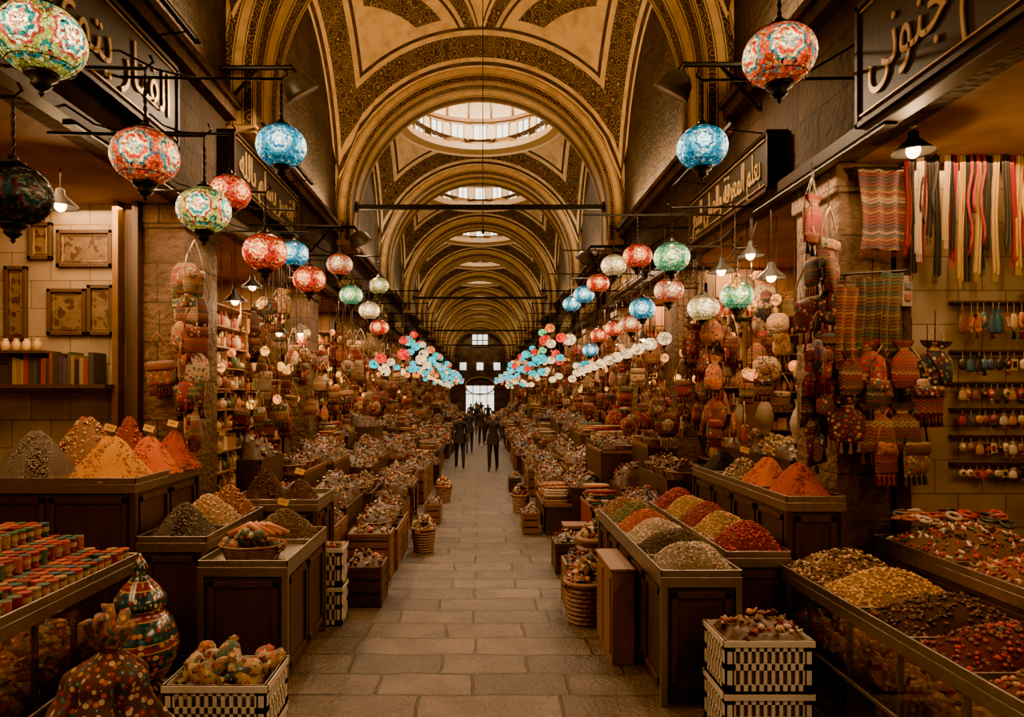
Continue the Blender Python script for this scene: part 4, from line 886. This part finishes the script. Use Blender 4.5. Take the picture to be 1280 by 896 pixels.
mb.box(-5.4,-4.5,7.0,7.34,2.8,2.83,mat=1);mb.obj('pottery_collection',[M_goods,M_wood])
mb=MB();mb.box(-3.66,-3.6,7.18,7.3,0,4.4,mat=0);mb.box(-3.88,-3.82,7.2,7.34,0,4.4,mat=1);mb.obj('trim_1',[M_wood,M_brass])
# ------------------------------------------------------------------ right shop wall items
def cloth(mb,x,y,z,w,h,col,folds=3,amp=.02,mat=0,fr=True):
    p=rng.uniform(0,6)
    t=grid_t(max(8,folds*6),12,lambda a,b:(x+(a-.5)*w*(1-.15*math.sin(b*3))+.01*math.sin(b*5+p),y+amp*math.sin(a*folds*2*PI+b+p),z-b*h+.01*math.sin(a*7)))
    mb.add(t,col=col,mat=mat,smooth=True)
    if fr:
        for i in range(int(w/.015)): mb.add(BOX,(x-w/2*.9+.0135*i,y,z-h-.03),None,(.004,.004,.08),col,2)
mb=MB();mb.add(tube([(3.6,5.86,4.48),(5.5,5.86,4.48)],.012,6),mat=3)
for x in(3.75,4.5,5.3): mb.add(tube([(x,6.05,4.4),(x,5.86,4.48)],.01,5),mat=3)
x=3.64;SC=[(.2,.004,.004),(.012,.012,.016),(.36,.26,.12),(.01,.01,.01),(.22,.006,.005),(.36,.22,.03),(.05,.045,.03),(.42,.32,.2),(.14,.004,.006),(.015,.012,.012),(.3,.2,.05),(.02,.018,.015)]
while x<5.3:
    w_=rr(.04,.07);c=SC[rng.integers(0,len(SC))];h=rr(.7,1.15);cloth(mb,x,5.84+rr(-.04,.02),4.47,w_,h,c,2,.014,0)
    if rng.uniform()<.4: mb.add(tube([(x+.02+.02*math.sin(q),5.8,4.46-.09*q) for q in range(int(h*10))],.012,5),col=SC[rng.integers(0,len(SC))],mat=0,smooth=True)
    mb.add(lathe([(.01,.01),(.025,0),(.01,-.02)],8),(x,5.85,4.485),col=(.1,.1,.1),mat=3);mb.add(tube([(x-.02,5.86,4.49),(x,5.86,4.53),(x+.02,5.86,4.49)],.004,4),mat=3);x+=w_*rr(.8,1.05)
mb.obj('scarf_rail',[M_cloth,M_kilim,M_cloth,M_iron])
mb=MB();cloth(mb,3.46,5.84,4.3,.46,.68,(.06,.008,.008),3,.02,1);cloth(mb,3.31,5.8,3.36,.26,.6,(.008,.07,.045),3,.02,1);cloth(mb,3.52,5.82,3.42,.2,.68,(.04,.09,.04),2,.02,1);cloth(mb,3.11,5.78,3.28,.2,.62,(.3,.08,.015),2,.02,1)
mb.add(tube([(2.98,5.84,3.4),(3.66,5.84,3.44)],.01,5),mat=3);mb.add(tube([(3.2,5.86,4.32),(3.72,5.86,4.32)],.012,5),mat=3)
for x in(3.2,3.6):
    for z in(3.42,4.32): mb.add(tube([(x,5.85,z),(x,6.0,z)],.008,5),mat=3)
mb.obj('hanging_shawls',[M_cloth,M_kilim,M_cloth,M_iron])
mb=MB();mb.box(3.7,3.79,5.98,6.03,3.15,3.42,(.35,.28,.2));mb.box(3.72,3.77,5.965,5.98,3.2,3.26,(.3,.1,.05));mb.box(3.72,3.77,5.965,5.98,3.3,3.36,(.15,.15,.15));mb.obj('switch_box',[M_paint],bevel=.005)
mb=MB()
for z,dz in((3.18,.34),(2.75,.22),(2.47,.18),(2.24,.16),(2.0,.18),(1.76,.14)):
    mb.box(4.15,5.4,5.98,6.05,z,z+.02,mat=1)
    x=4.2
    while x<5.4:
        w_=rr(.045,.085);c=jit(np.array([(.28,.02,.015),(.4,.28,.13),(.03,.09,.12),(.5,.4,.26),(.18,.06,.02),(.02,.02,.02),(.35,.14,.02)]),1)[0];k=rng.integers(0,4);yy=5.94;c2=jit(HC,1)[0]
        mb.add(tube([(x,yy,z),(x,yy,z-dz*.3)],.003,4),col=(.3,.2,.1),mat=0)
        if k==0: mb.add(SPH,(x,yy,z-dz*.45),None,(.034,.015,dz*.22),c,0,True);mb.add(SPH,(x,yy-.01,z-dz*.45),None,(.016,.012,dz*.1),c2,0,True)
        elif k==1: mb.add(BOX,(x,yy,z-dz*.5),Ry(rr(-.3,.3)),(.055,.012,dz*.45),c,0);mb.add(BOX,(x,yy-.007,z-dz*.5),Ry(rr(-.3,.3)),(.03,.01,dz*.25),c2,0)
        elif k==2: mb.add(POUCH,(x,yy,z-dz*.25),None,(.24,.25,dz*1.5),c,0,True)
        else: mb.add(ROUND,(x,yy,z-dz*.5),None,(.2,.3,dz*1.3),c,0,True)
        if rng.uniform()<.5: mb.add(TASS,(x,yy,z-dz*.7),None,(.9,.9,dz*2.),c2,0,True)
        x+=w_
for i in range(3): mb.add(ROUND,(4.85,5.93,3.3-.16*i),Rx(.1),(.6,.6,.5),(.2,.09,.03),0,True)
mb.obj('keychain_display',[M_goods,M_wood])
mb=MB()
for i in range(46):
    x=rr(3.4,4.3);y=rr(5.45,5.78);c=jit(np.array([(.3,.02,.015),(.45,.35,.25),(.3,.08,.02),(.05,.05,.05)]),1)[0]
    mb.add(tube([(.05*math.cos(t),.05*math.sin(t),0) for t in np.linspace(0,2*PI,11)],.014,6),(x,y,1.34+rr(0,.06)),Rx(rr(-.6,.6)),col=c,smooth=True)
mb.obj('beaded_bracelet_pile',[M_goods])
# ------------------------------------------------------------------ people
M_skin=m_plain('skin',(.42,.24,.15),.5);M_hair=m_plain('hair',(.02,.013,.01),.6);M_eye=m_plain('eye',(.03,.02,.02),.2);M_lip=m_plain('lips',(.35,.12,.09),.5)
def person(x,y,h,facing,jc,tc,stride=.18,ph=1,arm=.1,coat=.8,bag=False):
    J=[];E=[];Rr=[]
    def v(p,r,par=None):
        J.append(p);Rr.append(r);i=len(J)-1
        if par is not None: E.append((par,i))
        return i
    pel=v((0,0,.96),(.155,.115));sp=v((0,.0,1.14),(.14,.105),pel);ch=v((0,.01,1.33),(.165,.12),sp);sh=v((0,0,1.43),(.12,.09),ch)
    nk=v((0,.0,1.51),(.052,.055),sh);h1=v((0,.015,1.57),(.065,.075),nk);h2=v((0,.01,1.65),(.078,.095),h1);h3=v((0,0,1.71),(.062,.078),h2)
    for s in(-1,1):
        sw=s*ph
        a=v((s*.17,0,1.425),(.062,.062),sh);b=v((s*.225,-.02-sw*arm*.4,1.2),(.052,.052),a);e=v((s*.24,.0-sw*arm*.7,1.12),(.046,.046),b);w_=v((s*.235,.06-sw*arm*1.3,.9),(.032,.03),e)
        p=v((s*.23,.07-sw*arm*1.4,.855),(.022,.036),w_)
        for q in range(4):
            f=v((s*.232,.045+.02*q-sw*arm*1.45,.80),(.009,.009),p);v((s*.222,.047+.019*q-sw*arm*1.45,(.765,.752,.755,.77)[q]),(.008,.008),f)
        t=v((s*.215,.105-sw*arm*1.4,.83),(.01,.01),p);v((s*.21,.11-sw*arm*1.4,.795),(.009,.009),t)
        hp=v((s*.09,0,.88),(.095,.1),pel);kn=v((s*.1,sw*stride*.55+.02,.5),(.062,.065),hp);c=v((s*.1,sw*stride*.8-.01,.34),(.058,.06),kn);an=v((s*.1,sw*stride-.03,.09),(.04,.045),c);v((s*.11,sw*stride+.13,.045),(.038,.032),an)
    me=bpy.data.meshes.new('b');me.from_pydata(J,E,[]);o=bpy.data.objects.new('b',me);sc.collection.objects.link(o)
    sk=o.modifiers.new('s','SKIN');sk.use_smooth_shade=True
    for i,d in enumerate(me.skin_vertices[0].data): d.radius=Rr[i];d.use_root=(i==0)
    ss=o.modifiers.new('ss','SUBSURF');ss.levels=1;ss.render_levels=1
    dg=bpy.context.evaluated_depsgraph_get();m2=bpy.data.meshes.new_from_object(o.evaluated_get(dg));bpy.data.objects.remove(o)
    m2.materials.clear()
    for mm in(jc,tc,M_skin,M_hair): m2.materials.append(mm)
    for p in m2.polygons:
        c=p.center;p.use_smooth=True
        if c.z>1.5: p.material_index=3 if (c.z>1.69 or (c.y<-.005 and c.z>1.57)) else (2 if c.z>1.52 else 0)
        elif abs(c.x)>.195 and c.z<.9: p.material_index=2
        elif c.z<.09: p.material_index=3
        elif c.z<coat and abs(c.x)<.2: p.material_index=1
        else: p.material_index=0
    o=mkobj('pedestrian',m2,(x,y,0),h/1.77);o.rotation_euler[2]=facing;zmin=min(q.co.z for q in m2.vertices);o.location.z=-zmin*h/1.77
    mb=MB();mb.add(SPH,(0,.105,1.625),None,(.013,.02,.025),smooth=True)
    for s in(-1,1): mb.add(SPH,(s*.08,0,1.625),None,(.012,.022,.034),smooth=True);mb.add(SPH,(s*.031,.088,1.65),None,(.014,.012,.009),mat=1,smooth=True)
    mb.add(SPH,(0,.09,1.578),None,(.025,.01,.007),mat=2,smooth=True)
    mb.obj('face',[M_skin,M_eye,M_lip],parent=o)
    mb=MB()
    mb.add(lathe([(.165,1.12),(.175,1.0),(.19,.9),(.2,coat)],24,.78),smooth=True);mb.add(lathe([(.07,1.53),(.085,1.5),(.13,1.46)],20,.8),smooth=True);mb.obj('coat',[jc],parent=o)
    if bag:
        mb=MB();mb.box(.19,.29,-.14,.14,.85,1.1);mb.add(tube([(.24,-.1,1.1),(.2,0,1.48),(.24,.1,1.1)],.012,6));mb.obj('shoulder_bag',[M_wood],parent=o,bevel=.02)
JK=[m_plain('jacket_'+n,c,.8) for n,c in(('black',(.012,.012,.014)),('navy',(.015,.02,.03)),('brown',(.05,.03,.02)),('grey',(.06,.055,.05)))]
TR=[m_plain('trousers_'+n,c,.85) for n,c in(('black',(.012,.012,.014)),('denim',(.03,.04,.06)))]
person(.4,20.9,1.82,PI*.95,JK[0],TR[0],.1,1,.05,.78)
person(-.64,21.6,1.78,.1,JK[0],TR[0],.16,-1,.1,.8,True)
person(-.42,27.,1.76,.05,JK[1],TR[1],.2,1,.1,.84)
person(.08,31.,1.74,PI,JK[2],TR[0],.18,1,.1,.8);person(.55,29.,1.7,.2,JK[3],TR[0],.18,-1,.1,.75)
person(-.1,38.,1.78,0,JK[0],TR[1],.18,1,.1,.8);person(.5,42.,1.75,PI,JK[1],TR[0],.18,-1,.1,.8);person(-.6,45.,1.72,.1,JK[2],TR[0],.18,1,.1,.8);person(.1,52.,1.75,0,JK[0],TR[0],.18,-1,.1,.8);person(-.3,58.,1.75,PI,JK[3],TR[1],.18,-1,.1,.8)
